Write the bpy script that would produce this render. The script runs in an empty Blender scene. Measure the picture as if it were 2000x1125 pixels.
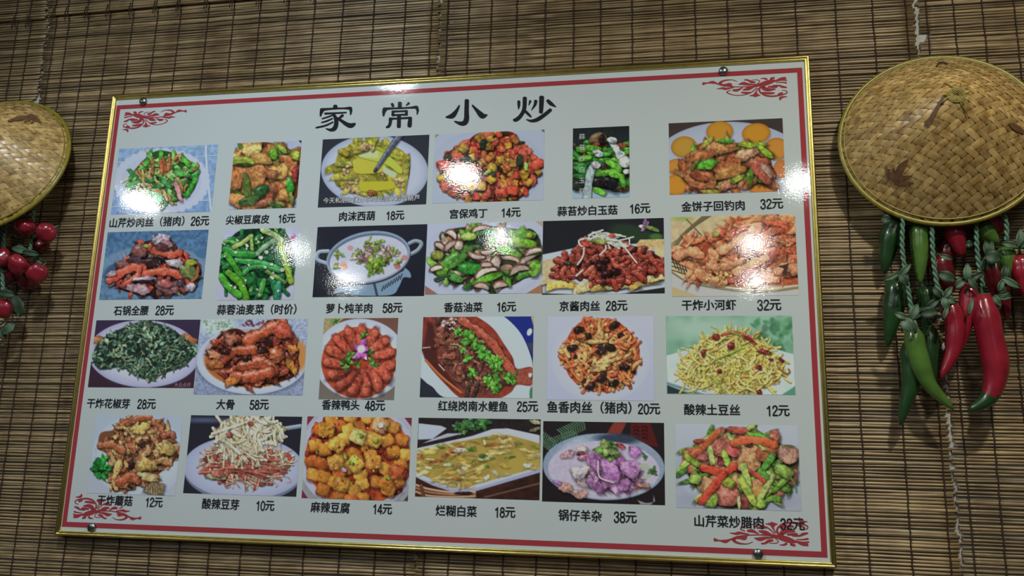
import bpy, bmesh, math, random
import numpy as np
from mathutils import Vector, Matrix
random.seed(7)
scene = bpy.context.scene
col = scene.collection
# ------------------------------------------------------------------ camera
FPX = 1641.8                                                     # focal length in pixels of the 2000 px wide frame
CAM = np.array([0.45636, -1.58168, 1.47975])
RIGHT = np.array([0.98498099, 0.17099877, 0.02391369])
UP = np.array([0.01260797, -0.20936053, 0.97775723])
FWD = np.array([-0.17220187, 0.96277079, 0.20837209])
cd = bpy.data.cameras.new('camera'); cam = bpy.data.objects.new('camera', cd); col.objects.link(cam)
cd.sensor_width = 36.0; cd.lens = FPX/2000*36; cd.clip_start = .02
m = Matrix.Identity(4)
for i in range(3):
    m[i][0] = RIGHT[i]; m[i][1] = UP[i]; m[i][2] = -FWD[i]; m[i][3] = CAM[i]
cam.matrix_world = m
scene.camera = cam
# ------------------------------------------------------------------ light: dim room and the ceiling's grid of downlights
vs = scene.view_settings
vs.view_transform = 'Standard'; vs.look = 'None'; vs.gamma = 1; vs.use_curve_mapping = False
vs.exposure = 0.0
w = bpy.data.worlds.new('room_air'); scene.world = w; w.use_nodes = True
w.node_tree.nodes['Background'].inputs[0].default_value = (.80, .92, 1.08, 1)
w.node_tree.nodes['Background'].inputs[1].default_value = .035
CEIL = 2.80
def downlight(x, y, watts, c, r=.055):
    ld = bpy.data.lights.new('downlight', 'AREA'); ld.shape = 'DISK'; ld.size = r*2; ld.energy = watts; ld.color = c
    o = bpy.data.objects.new('downlight', ld); col.objects.link(o); o.location = (x, y, CEIL-.012)
COOL = (.90, .99, 1.04); WARM = (1.0, .94, .76); PALE = (.96, 1.0, .98)
for x, y, p, c in ((-.43, -.98, 13.5, COOL), (1.13, -1.15, 18, WARM), (-2.05, -1.15, 3, PALE),
                   (-.43, -2.00, 5, PALE), (1.11, -2.26, 5, PALE), (-2.20, -2.22, 8, PALE),
                   (-.46, -3.10, 3.6, PALE), (1.00, -3.32, 5, PALE), (-1.82, -3.25, 4.4, PALE),
                   (1.12, -4.33, 6.5, PALE), (-1.80, -4.13, 6, PALE)):
    downlight(x, y, p, c)
# ------------------------------------------------------------------ helpers
def pic(x, y, Y=0.):
    """the point at depth Y (0 is the printed face of the board) on the sight line of a measured picture point"""
    d = RIGHT*((x-1000)/FPX)-UP*((y-562.5)/FPX)+FWD
    return CAM+d*((Y-CAM[1])/d[1])
def link(o, parent=None):
    col.objects.link(o)
    if parent is not None: o.parent = parent
    return o
def tag(o, label=None, cat=None, group=None, kind=None):
    for k, v in (('label', label), ('category', cat), ('group', group), ('kind', kind)):
        if v: o[k] = v
    return o
def empty(name, loc, label, cat, group=None):
    o = bpy.data.objects.new(name, None); o.empty_display_size = .05; link(o); o.location = loc
    return tag(o, label, cat, group)
def mesh(name, V, F, mat, parent=None, smooth=False, rel=True):
    me = bpy.data.meshes.new(name); me.from_pydata([tuple(map(float, v)) for v in V], [], [tuple(map(int, f)) for f in F]); me.update()
    if mat: me.materials.append(mat)
    if smooth: me.shade_smooth()
    o = bpy.data.objects.new(name, me); link(o, parent)
    if parent is not None and rel:                              # vertices were given in world space
        p = parent
        off = Vector((0, 0, 0))
        while p is not None: off += p.location; p = p.parent
        o.location = -off
    return o
class MB:
    def __init__(self): self.V = []; self.F = []
    def add(self, V, F):
        n = len(self.V); self.V += [tuple(v) for v in V]; self.F += [tuple(i+n for i in f) for f in F]
    def box(self, a, b):
        x0, y0, z0 = a; x1, y1, z1 = b
        self.add([(x0, y0, z0), (x1, y0, z0), (x1, y1, z0), (x0, y1, z0), (x0, y0, z1), (x1, y0, z1), (x1, y1, z1), (x0, y1, z1)],
                 [(0, 3, 2, 1), (4, 5, 6, 7), (0, 1, 5, 4), (1, 2, 6, 5), (2, 3, 7, 6), (3, 0, 4, 7)])
    def tube(self, P, R, n=8, cap=True, flat=1.):
        P = np.array(P, float); R = np.broadcast_to(np.array(R, float), (len(P),)); V = []; up = None
        for i in range(len(P)):
            t = P[min(i+1, len(P)-1)]-P[max(i-1, 0)]; t = t/(np.linalg.norm(t)+1e-12)
            if up is None: up = np.array([0, -1., 0]) if abs(t[1]) < .9 else np.array([1., 0, 0])
            a = up-t*(up@t); a /= np.linalg.norm(a)+1e-12; b = np.cross(t, a); up = a
            for k in range(n):
                q = 2*math.pi*k/n
                V.append(P[i]+R[i]*(a*math.cos(q)*flat+b*math.sin(q)))
        F = [(i*n+k, i*n+(k+1) % n, (i+1)*n+(k+1) % n, (i+1)*n+k) for i in range(len(P)-1) for k in range(n)]
        if cap: F += [tuple(range(n-1, -1, -1)), tuple((len(P)-1)*n+k for k in range(n))]
        self.add(V, F)
    def build(self, name, mat, parent=None, smooth=True): return mesh(name, self.V, self.F, mat, parent, smooth)
def material(name, c, rough=.5, metal=0., spec=.5, coat=0., var=0., scale=40., stretch=(1, 1, 1), c2=None, bump=0., objrand=0.):
    mt = bpy.data.materials.new(name); mt.use_nodes = True; nt = mt.node_tree; b = nt.nodes['Principled BSDF']
    b.inputs['Base Color'].default_value = (*c, 1); b.inputs['Roughness'].default_value = rough; b.inputs['Metallic'].default_value = metal
    b.inputs['Specular IOR Level'].default_value = spec; b.inputs['Coat Weight'].default_value = coat; b.inputs['Coat Roughness'].default_value = .08
    if c2 is not None or bump or objrand:
        N = nt.nodes.new; L = nt.links.new
        tc = N('ShaderNodeTexCoord'); mp = N('ShaderNodeMapping'); mp.inputs['Scale'].default_value = stretch; nz = N('ShaderNodeTexNoise')
        nz.inputs['Scale'].default_value = scale; nz.inputs['Detail'].default_value = 4
        oi = N('ShaderNodeObjectInfo'); sh = N('ShaderNodeVectorMath'); sh.operation = 'ADD'
        L(tc.outputs['Object'], mp.inputs['Vector']); L(mp.outputs['Vector'], sh.inputs[0]); L(oi.outputs['Location'], sh.inputs[1]); L(sh.outputs[0], nz.inputs['Vector'])
        if c2 is not None:
            r = N('ShaderNodeValToRGB'); r.color_ramp.elements[0].position = .32; r.color_ramp.elements[1].position = .68
            r.color_ramp.elements[0].color = (*c2, 1); r.color_ramp.elements[1].color = (*c, 1); L(nz.outputs['Fac'], r.inputs['Fac'])
            out = r.outputs['Color']
            if objrand:
                hv = N('ShaderNodeHueSaturation'); mr = N('ShaderNodeMapRange'); L(oi.outputs['Random'], mr.inputs['Value'])
                mr.inputs['To Min'].default_value = 1-objrand; mr.inputs['To Max'].default_value = 1+objrand
                L(mr.outputs['Result'], hv.inputs['Value']); L(out, hv.inputs['Color']); out = hv.outputs['Color']
            L(out, b.inputs['Base Color'])
        if bump:
            bp = N('ShaderNodeBump'); bp.inputs['Strength'].default_value = bump; bp.inputs['Distance'].default_value = .002
            L(nz.outputs['Fac'], bp.inputs['Height']); L(bp.outputs['Normal'], b.inputs['Normal'])
    return mt
def L3(r, g, b):                                                 # an sRGB triple as linear
    f = lambda v: v/255/12.92 if v/255 <= .04045 else ((v/255+.055)/1.055)**2.4
    return (f(r), f(g), f(b))
# ------------------------------------------------------------------ print painter (numpy)
# The board is a printed sheet.  Its dish pictures are flat print: every picture is painted here from
# simple shaded pieces and handed to a flat mesh as a colour attribute.
SS = 2.0
def s2l(c):
    c = np.asarray(c, float)
    return np.where(c <= .04045, c/12.92, ((np.maximum(c, 0)+.055)/1.055)**2.4)
def vnoise(h, w, cell, rng):
    gh, gw = int(h/cell)+3, int(w/cell)+3
    g = rng.random((gh, gw))
    y = np.arange(h)/cell; x = np.arange(w)/cell
    y0 = y.astype(int); x0 = x.astype(int)
    fy = (y-y0)[:, None]; fx = (x-x0)[None, :]
    fy = fy*fy*(3-2*fy); fx = fx*fx*(3-2*fx)
    a = g[np.ix_(y0, x0)]; b = g[np.ix_(y0, x0+1)]; c = g[np.ix_(y0+1, x0)]; d = g[np.ix_(y0+1, x0+1)]
    return (a*(1-fx)+b*fx)*(1-fy)+(c*(1-fx)+d*fx)*fy
def cat(pts, n=6):
    p = np.array(pts, float)
    if len(p) < 3:
        t = np.linspace(0, 1, n+1)[:, None]
        return p[0]*(1-t)+p[-1]*t
    q = np.vstack([2*p[0]-p[1], p, 2*p[-1]-p[-2]])
    out = []
    for i in range(1, len(q)-2):
        for t in np.linspace(0, 1, n, endpoint=False):
            a, b, c, d = q[i-1], q[i], q[i+1], q[i+2]
            out.append(.5*((2*b)+(c-a)*t+(2*a-5*b+4*c-d)*t*t+(3*b-a-3*c+d)*t**3))
    out.append(p[-1])
    return np.array(out)
class Photo:
    def __init__(self, corners, crop, seed, rough=.5):
        self.r = rough
        self.corners = np.array(corners, float)
        lo = self.corners.min(0)-2; hi = self.corners.max(0)+2
        self.o = lo; self.cx, self.cy, self.cs = crop
        self.w = int((hi[0]-lo[0])*SS)+1; self.h = int((hi[1]-lo[1])*SS)+1
        self.a = np.zeros((self.h, self.w, 3)); self.m = np.zeros((self.h, self.w)); self.rng = np.random.default_rng(seed)
        self.k = SS/self.cs
        self.YY, self.XX = np.mgrid[0:self.h, 0:self.w].astype(float)
    def T(self, x, y):
        return ((x/self.cs+self.cx-self.o[0])*SS, (y/self.cs+self.cy-self.o[1])*SS)
    def C(self, c): return np.array(c, float)/255
    def patch(self, x, y, r):
        x0 = max(int(x-r), 0); x1 = min(int(x+r)+2, self.w); y0 = max(int(y-r), 0); y1 = min(int(y+r)+2, self.h)
        if x1 <= x0 or y1 <= y0: return None
        return (slice(y0, y1), slice(x0, x1))
    def mix(self, s, al, col, food=0):
        v = self.a[s]; self.a[s] = v+(col-v)*al[..., None]
        m = self.m[s]; self.m[s] = m+(food-m)*al
    def finish(self, sat=.9):
        r = self.r
        # break up the smooth outlines of the food and give it the mottled surface of a photograph
        m = np.clip(self.m, 0, 1); h, w = self.h, self.w
        def vn(c): return vnoise(h, w, c, self.rng)-.5
        dx = (vn(6)*5.5+vn(2.8)*2.2)*m*r; dy = (vn(6)*5.5+vn(2.8)*2.2)*m*r
        X = np.clip(np.rint(self.XX+dx), 0, w-1).astype(int); Y = np.clip(np.rint(self.YY+dy), 0, h-1).astype(int)
        b = self.a[Y, X]
        n = vn(16)*.35+vn(8)*.42+vn(3.6)*(.10+.28*r)
        b = b*(1+n*m)[..., None]
        fl = np.clip((vn(3.4)+vn(8)*.6-.44)*5, 0, .55)*m
        b = b+fl[..., None]*(np.array([.86, .86, .86])-b)*.75
        hue = (vn(9)*.16*m)[..., None]*np.array([.6, -.5, -.2])
        b = np.clip(b*(1+hue), 0, 1); g = b.mean(-1, keepdims=True)
        self.a = g+(b-g)*sat
    def bg(self, c1, c2=None, noise=0, cell=12):
        c1 = self.C(c1); c2 = c1 if c2 is None else self.C(c2)
        t = np.linspace(0, 1, self.h)[:, None, None]
        self.a[:] = c1*(1-t)+c2*t
        if noise: self.a *= 1+noise*(vnoise(self.h, self.w, cell, self.rng)-.5)[..., None]
    def grain(self, amp, cell=3, al=None):
        n = 1+amp*(vnoise(self.h, self.w, cell, self.rng)-.5)
        self.a *= n[..., None]
    def ell(self, x, y, rx, ry, col, rot=0, soft=1.5, col2=None, pw=3, al=1):
        X, Y = self.T(x, y); rx *= self.k; ry *= self.k
        s = self.patch(X, Y, max(rx, ry)+soft*3)
        if s is None: return
        dx = self.XX[s]-X; dy = self.YY[s]-Y; c, n = math.cos(rot), math.sin(rot)
        u = (dx*c+dy*n)/rx; v = (-dx*n+dy*c)/ry
        d = np.sqrt(u*u+v*v)+1e-6
        a = np.clip((1-d)*min(rx, ry)/soft+.5, 0, 1)*al
        cc = self.C(col)
        if col2 is not None: cc = cc+(self.C(col2)-cc)*np.clip(d, 0, 1)[..., None]**pw
        self.mix(s, a, cc)
    def inside(self, pts, XX, YY):
        ins = np.zeros(XX.shape, bool); n = len(pts)
        for i in range(n):
            x1, y1 = pts[i]; x2, y2 = pts[(i+1) % n]
            if y1 == y2: continue
            ins ^= ((YY < y1) != (YY < y2)) & (XX < (x2-x1)*(YY-y1)/(y2-y1)+x1)
        return ins
    def segd(self, pts, XX, YY, closed=True):
        d = np.full(XX.shape, 1e9); n = len(pts)
        for i in range(n if closed else n-1):
            x1, y1 = pts[i]; x2, y2 = pts[(i+1) % n]
            ex, ey = x2-x1, y2-y1; L = ex*ex+ey*ey+1e-9
            t = np.clip(((XX-x1)*ex+(YY-y1)*ey)/L, 0, 1)
            d = np.minimum(d, (XX-x1-t*ex)**2+(YY-y1-t*ey)**2)
        return np.sqrt(d)
    def poly(self, pts, col, soft=1.2, al=1, smooth=False, col2=None, cell=6, sh=0):
        p = [self.T(*q) for q in pts]
        if smooth: p = [tuple(q) for q in cat(p+[p[0]], 5)[:-1]]
        P = np.array(p); c = P.mean(0); r = np.abs(P-c).max()+soft*3+4
        s = self.patch(c[0], c[1], r)
        if s is None: return
        X, Y = self.XX[s], self.YY[s]
        if sh:
            sd = self.segd([(q[0]+2, q[1]+3) for q in p], X, Y); sd = np.where(self.inside([(q[0]+2, q[1]+3) for q in p], X, Y), sd, -sd)
            self.a[s] *= (1-sh*np.clip(sd/4+.5, 0, 1))[..., None]
        sd = self.segd(p, X, Y); sd = np.where(self.inside(p, X, Y), sd, -sd)
        a = np.clip(sd/soft+.5, 0, 1)*al
        cc = self.C(col)
        if col2 is not None:
            n = vnoise(X.shape[0], X.shape[1], cell, self.rng)[..., None]
            cc = cc+(self.C(col2)-cc)*np.clip(n*1.8-.4, 0, 1)
        self.mix(s, a, cc)
    def pc(self, x, y, l, w, ang, col, n=2., bend=0., spec=.35, sh=.55, jit=.12, rim=.0, lo=.5):
        X, Y = self.T(x, y); l *= self.k; w *= self.k; r = max(l, w)*1.25+abs(bend)*l+4
        s = self.patch(X, Y, r)
        if s is None: return
        c, m = math.cos(ang), math.sin(ang)
        def dist(ox, oy, g):
            dx = self.XX[s]-X-ox; dy = self.YY[s]-Y-oy
            u = (dx*c+dy*m)/(l*g); v = (-dx*m+dy*c)/(w*g)
            v = v-bend*l/w*(u*u-.4)
            th = np.arctan2(v, u); wob = 1+self.r*(.11*np.sin(3*th+ph[0])+.10*np.sin(5*th+ph[1])+.06*np.sin(8*th+ph[2]))
            u = u*wob; v = v*wob
            return u, v, (np.abs(u)**n+np.abs(v)**n+1e-9)**(1/n)
        ph = self.rng.random(3)*6.3
        if sh:
            _, _, d = dist(.12*w+.6, .25*w+1, 1.12)
            self.a[s] *= (1-sh*np.clip((1-d)*min(l, w)/max(2, .35*w)+.4, 0, 1))[..., None]
        u, v, d = dist(0, 0, 1)
        a = np.clip((1-d)*min(l, w)/1.3+.5, 0, 1)
        col = self.C(col)*(1+jit*(self.rng.random()-.5)*2)+jit*.12*(self.rng.random(3)-.5)
        # shading of a small rounded body lit from the upper left
        nx = np.clip(u, -1, 1)*abs(min(1, w/l)); ny = np.clip(v, -1, 1)
        gx = nx*c-ny*m; gy = nx*m+ny*c
        lam = -.45*gx-.75*gy
        gr = self.rng.random(2)-.5
        f = (1-(1-lo)*np.clip(d, 0, 1)**4*.55)+.15*lam+.22*(u*gr[0]+v*gr[1])
        cc = col*np.clip(f, .2, 1.5)[..., None]
        if spec:
            hl = np.exp(-(((gx+.28)**2+(gy+.42)**2)/.035))
            cc = cc+spec*.7*hl[..., None]*(1-cc)
        self.mix(s, a, cc, 1. if sh >= .2 else .5)
    def line(self, pts, w, col, spec=.2, sh=.4, taper=0, smooth=True, lo=.6, jit=.08):
        p = np.array([self.T(*q) for q in pts])
        if smooth: p = cat(p, 5)
        w = max(w*self.k, .7); c = (p.max(0)+p.min(0))/2; hx, hy = (p.max(0)-p.min(0))/2+w+4
        x0 = max(int(c[0]-hx), 0); x1 = min(int(c[0]+hx)+2, self.w); y0 = max(int(c[1]-hy), 0); y1 = min(int(c[1]+hy)+2, self.h)
        if x1 <= x0 or y1 <= y0: return
        s = (slice(y0, y1), slice(x0, x1)); X, Y = self.XX[s], self.YY[s]
        best = np.full(X.shape, 1e9); side = np.zeros(X.shape); nn = len(p)-1; ph0 = self.rng.random()*6.3 if sh >= .25 else 0
        for i in range(nn):
            a, b = p[i], p[i+1]; e = b-a; L = e@e+1e-9
            t = np.clip(((X-a[0])*e[0]+(Y-a[1])*e[1])/L, 0, 1)
            rx = X-a[0]-t*e[0]; ry = Y-a[1]-t*e[1]
            ww = w*(1-taper*((i+t)/nn) if taper else 1+(self.r if sh >= .25 else 0)*(.22*np.sin((i+t)*1.1+ph0)+.14*np.sin((i+t)*2.7+2*ph0)))
            d = np.sqrt(rx*rx+ry*ry)/ww
            m = d < best; best = np.where(m, d, best); side = np.where(m, (-.35*rx-.85*ry)/ww, side)
        if sh:
            dd = np.roll(np.roll(best, 2, 0), 1, 1)
            self.a[s] *= (1-sh*np.clip((1.25-dd)*w/2+.2, 0, 1))[..., None]
        al = np.clip((1-best)*w/1.1+.5, 0, 1)
        col = self.C(col)*(1+jit*(self.rng.random()-.5)*2)
        cc = col*np.clip(1-(1-lo)*np.clip(best, 0, 1)**3*.7+.18*side, .2, 1.5)[..., None]
        if spec: cc = cc+spec*np.exp(-((side-.45)**2)/.04)[..., None]*(1-cc)*np.clip(1.2-best, 0, 1)[..., None]
        self.mix(s, al, cc, .8 if sh >= .25 else 0.)
    def inpoly(self, pts):
        P = np.array(pts, float); lo, hi = P.min(0), P.max(0)
        while True:
            x, y = lo+(hi-lo)*self.rng.random(2)
            if self.inside(pts, np.array([[x]]), np.array([[y]]))[0, 0]: return x, y
    def pile(self, pts, N, kinds, key=None):
        """kinds: (weight, fn(x,y)); drawn from the back to the front with some mixing"""
        P = [self.inpoly(pts) for _ in range(N)]
        ys = [p[1] for p in P]; sp = (max(ys)-min(ys))*.45
        P.sort(key=lambda p: p[1]+sp*self.rng.random())
        ws = np.array([k[0] for k in kinds], float); ws /= ws.sum()
        for x, y in P: kinds[self.rng.choice(len(kinds), p=ws)][1](x, y)
    def R(self, a, b): return a+(b-a)*self.rng.random()
    def chunk(self, col, l, w, n=2.4, spec=.35, ang=None, bend=.25, sh=.55, jit=.15, lo=.5):
        cols = col if isinstance(col[0], (tuple, list)) else [col]
        def f(x, y):
            c = cols[self.rng.integers(len(cols))]
            a = self.R(0, math.pi) if ang is None else self.R(*ang)
            self.pc(x, y, self.R(*l), self.R(*w), a, c, n=n, spec=spec, bend=self.R(-bend, bend), sh=sh, jit=jit, lo=lo)
        return f
    def strand(self, col, L, w, curl=.5, spec=.25, ang=None, sh=.4, lo=.6):
        cols = col if isinstance(col[0], (tuple, list)) else [col]
        def f(x, y):
            c = cols[self.rng.integers(len(cols))]; a = self.R(0, math.pi*2) if ang is None else self.R(*ang)
            l = self.R(*L); p = []; q = np.array([x, y])-.5*l*np.array([math.cos(a), math.sin(a)]); k = self.R(-curl, curl)
            for i in range(5):
                p.append(tuple(q)); q = q+l/4*np.array([math.cos(a), math.sin(a)]); a += k
            self.line(p, self.R(*w), c, spec=spec, sh=sh, lo=lo)
        return f
    def leafy(self, x, y, r, cols, n=9):
        for i in range(n):
            a = self.R(0, 6.3); d = self.R(.1, .8)*r
            c = cols[self.rng.integers(len(cols))]
            self.pc(x+d*math.cos(a), y+d*math.sin(a)*.9, self.R(.3, .5)*r, self.R(.18, .32)*r, a+self.R(-.6, .6), c, n=1.7, spec=.15, sh=.35, jit=.2)
# ------------------------------------------------------------------ the 24 dish pictures
WH = (192, 202, 226)
def plate(P, x, y, rx, ry, rot=0, c=WH, e=(158, 170, 200)):
    P.ell(x+4, y+12, rx*1.01, ry*1.02, (60, 66, 80), rot, 8, al=.35)
    P.ell(x, y, rx, ry, c, rot, 1.5, e, 8)
    P.ell(x, y, rx*.78, ry*.76, (182, 192, 218), rot, 10, al=.5)
def celery_pork(P):
    P.bg((140, 172, 212), (120, 155, 205), .25, 10)
    for y in (320, 500, 740): P.line([(60, y+15), (600, y-25), (1130, y-60)], 6, (178, 200, 226), 0, 0)
    for x in (400, 690): P.line([(x, 160), (x-20, 330)], 5, (175, 198, 226), 0, 0)
    P.line([(985, 150), (1000, 420), (1040, 820)], 12, (190, 208, 230), 0, 0)
    plate(P, 565, 510, 435, 300, -.06)
    for i in range(34):
        a = i/34*6.283
        P.ell(565+418*math.cos(a), 510+286*math.sin(a), 44, 36, (190, 200, 224), 0, 5)
    pl = [(250, 470), (400, 300), (540, 215), (760, 270), (915, 400), (860, 560), (760, 680), (600, 720), (480, 700), (280, 560)]
    P.poly(pl, (40, 90, 40), 4, smooth=True)
    G = [(80, 175, 75), (60, 150, 70), (110, 195, 90), (50, 135, 60), (130, 195, 95)]
    P.pile(pl, 150, [(4, P.chunk(G, (45, 85), (14, 24), 3)), (3, P.strand([(190, 165, 95), (165, 130, 70), (205, 185, 120)], (70, 140), (9, 14), .5)), (.5, P.chunk((205, 115, 70), (40, 60), (12, 18), 3))])
    for x, y, l, a, c in ((870, 520, 120, 2.0, (60, 170, 55)), (830, 600, 110, 2.2, (75, 185, 60)), (800, 320, 90, .9, (90, 190, 60)), (760, 440, 110, .2, (95, 190, 90)), (560, 265, 75, 1.5, (85, 175, 60)), (610, 530, 90, .7, (85, 190, 110)), (420, 330, 60, 2.0, (80, 170, 60))):
        P.pc(x, y, l*.7, 24, a, c, 3)
    for x, y, a in ((590, 350, 1.4), (635, 340, 1.7), (565, 370, 1.5), (480, 370, 1.6)): P.pc(x, y, 75, 17, a, (205, 110, 65) if x > 500 else (170, 125, 70), 3)
    P.pc(722, 600, 100, 22, 1.28, (222, 140, 150), 4); P.pc(755, 560, 50, 14, 1.3, (200, 120, 70), 3)
    P.pc(530, 670, 60, 45, .3, (80, 190, 110)); P.pc(600, 640, 60, 14, 1.2, (205, 175, 105), 3); P.pc(690, 678, 30, 22, 0, (80, 180, 60))
def tofu_skin(P):
    P.bg((172, 184, 214), (182, 190, 216), .08, 30)
    P.poly([(1860, 110), (1900, 115), (1895, 150)], (40, 44, 56))
    pl = [(1240, 420), (1250, 280), (1370, 150), (1560, 135), (1750, 190), (1860, 270), (1870, 600), (1820, 700), (1700, 765), (1450, 765), (1310, 720), (1225, 610)]
    P.poly(pl, (110, 60, 30), 3, smooth=True)
    Y = [(215, 155, 85), (205, 135, 75), (195, 115, 65), (220, 170, 95), (185, 105, 60)]
    P.pile(pl, 95, [(5, P.chunk(Y, (60, 120), (35, 65), 3.2, .25, lo=.6)), (1.6, P.chunk([(120, 140, 50), (75, 130, 50), (145, 155, 60)], (55, 95), (20, 34), 2.2))])
    for x, y, l, w, a, c in ((1430, 215, 90, 50, -.3, (220, 185, 105)), (1520, 290, 100, 50, .1, (215, 165, 85)), (1660, 430, 100, 62, -.15, (218, 165, 85)), (1560, 430, 110, 45, .2, (200, 125, 80)), (1275, 500, 60, 90, .2, (205, 130, 70)), (1470, 490, 75, 90, .3, (200, 130, 75)), (1600, 620, 50, 95, .5, (190, 110, 75)), (1540, 710, 90, 40, -.3, (200, 120, 85)), (1740, 640, 60, 55, .3, (195, 140, 75))):
        P.pc(x, y, l, w, a, c, 3.4, spec=.2, lo=.6)
    P.pc(1335, 320, 110, 45, .05, (150, 165, 60), 2.4); P.pc(1350, 350, 80, 14, 0, (60, 100, 40), 2.4)
    P.pc(1375, 550, 120, 38, 1.45, (110, 135, 60), 2.5); P.pc(1630, 245, 55, 45, 1.4, (120, 190, 50)); P.pc(1790, 550, 75, 42, 1.5, (60, 165, 55), spec=.6)
    P.pc(1510, 600, 85, 55, -.6, (45, 90, 45), spec=.6); P.pc(1400, 690, 100, 45, -.3, (75, 110, 55)); P.pc(1840, 260, 40, 45, .5, (150, 170, 60), 3); P.pc(1700, 190, 80, 26, .7, (150, 175, 70)); P.pc(1650, 740, 70, 25, .2, (60, 110, 50)); P.pc(1800, 670, 25, 60, -.2, (150, 165, 70))
    P.pc(1835, 440, 30, 80, .1, (165, 60, 55))
def minced_zucchini(P):
    P.bg((50, 54, 66))
    plate(P, 530, 410, 455, 305, .04, (196, 204, 226))
    pl = [(180, 420), (230, 240), (350, 190), (470, 145), (640, 185), (770, 240), (825, 360), (815, 470), (760, 560), (620, 600), (450, 625), (300, 580), (190, 500)]
    P.poly(pl, (178, 160, 60), 3, smooth=True, col2=(150, 150, 50), cell=14)
    Y = [(190, 180, 60), (165, 165, 55), (200, 190, 75), (150, 150, 55)]
    P.pile(pl, 60, [(3, P.chunk(Y, (70, 120), (22, 36), 3, .15, lo=.7, sh=.3)), (3, P.chunk([(195, 155, 105), (180, 135, 85)], (12, 22), (10, 18), 2, .2, sh=.35))])
    P.poly([(360, 310), (470, 300), (600, 330), (620, 400), (520, 430), (360, 420)], (200, 192, 66), 2, smooth=True, sh=.3)
    P.poly([(400, 240), (560, 235), (700, 320), (765, 400), (740, 430), (620, 350), (400, 290)], (190, 205, 70), 2, smooth=True, sh=.3)
    P.poly([(405, 238), (560, 240), (565, 300), (400, 292)], (200, 210, 150), 3); P.poly([(600, 365), (720, 430), (700, 475), (600, 420)], (190, 205, 170), 3)
    P.poly([(400, 500), (690, 500), (680, 560), (420, 580)], (195, 190, 50), 4, smooth=True, sh=.2); P.poly([(560, 200), (740, 290), (740, 320), (540, 220)], (170, 185, 60), 2, sh=.3)
    P.pc(420, 215, 80, 35, -.3, (185, 165, 60), 3); P.pc(270, 250, 50, 30, .4, (180, 165, 55), 3)
    for i in range(60):
        x, y = P.inpoly([(420, 170), (520, 200), (520, 240), (420, 230)]) if i < 18 else P.inpoly([(280, 500), (390, 500), (390, 600), (300, 580)]) if i < 38 else P.inpoly([(250, 360), (330, 340), (330, 450), (250, 430)]) if i < 50 else P.inpoly([(690, 480), (790, 470), (780, 540), (700, 540)])
        P.pc(x, y, 16, 13, P.R(0, 3), (205, 170, 125), 2, spec=.3, sh=.3)
    P.pc(505, 595, 40, 25, 0, (200, 120, 60))
    P.line([(750, 95), (640, 250), (535, 405)], 30, (88, 98, 122), .5, .35, .45, False); P.line([(540, 395), (533, 410)], 13, (50, 56, 70), .4, 0)
def kungpao(P):
    P.bg((176, 188, 212))
    P.poly([(1030, 90), (1080, 100), (1035, 135)], (150, 140, 110)); P.poly([(1935, 55), (1975, 55), (1970, 85)], (110, 100, 100))
    P.ell(1500, 380, 480, 320, (188, 198, 222), 0, 12, (170, 180, 208), 5)
    P.ell(1500, 395, 440, 285, (170, 178, 205), 0, 20, al=.7)
    pl = [(1080, 400), (1140, 260), (1290, 180), (1420, 85), (1680, 75), (1760, 150), (1860, 260), (1945, 340), (1880, 520), (1720, 660), (1350, 665), (1160, 590), (1090, 500)]
    P.poly(pl, (110, 35, 25), 3, smooth=True)
    Rr = [(205, 75, 50), (215, 90, 60), (190, 60, 45), (200, 95, 55)]
    P.pile(pl, 330, [(4, P.chunk(Rr, (26, 42), (22, 30), 2.2, .45)), (2.3, P.chunk([(215, 150, 55), (205, 165, 60), (210, 130, 60)], (26, 36), (24, 32), 4, .25)), (.45, P.chunk([(45, 40, 35), (50, 65, 40)], (20, 38), (14, 24), 2.2, .2)), (.8, P.chunk((220, 95, 70), (40, 60), (26, 36), 2.6, .3))])
    for x, y, c in ((1530, 380, (205, 165, 55)), (1280, 215, (210, 165, 60)), (1420, 130, (205, 150, 60)), (1830, 500, (210, 140, 55)), (1800, 440, (210, 150, 45)), (1520, 480, (205, 155, 45)), (1710, 340, (205, 145, 70)), (1440, 540, (210, 160, 50)), (1350, 540, (210, 160, 50))): P.pc(x, y, 38, 34, P.R(0, 1), c, 4)
    for x, y, l, w, a in ((1450, 180, 30, 42, .3), (1760, 320, 28, 55, .1), (1310, 310, 42, 34, .2), (1540, 440, 22, 18, 0), (1150, 290, 32, 30, .3)): P.pc(x, y, l, w, a, (48, 60, 45), 2.4, .1)
    for x, y, a in ((1490, 420, -.6), (1815, 370, 1.5)): P.pc(x, y, 38, 18, a, (150, 190, 90), 3)
    for x, y in ((1110, 360), (1910, 350), (1630, 590), (1350, 400), (1360, 460), (1700, 570)): P.pc(x, y, 58, 42, P.R(-.5, .5), (215, 80, 58), 2.6)
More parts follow.
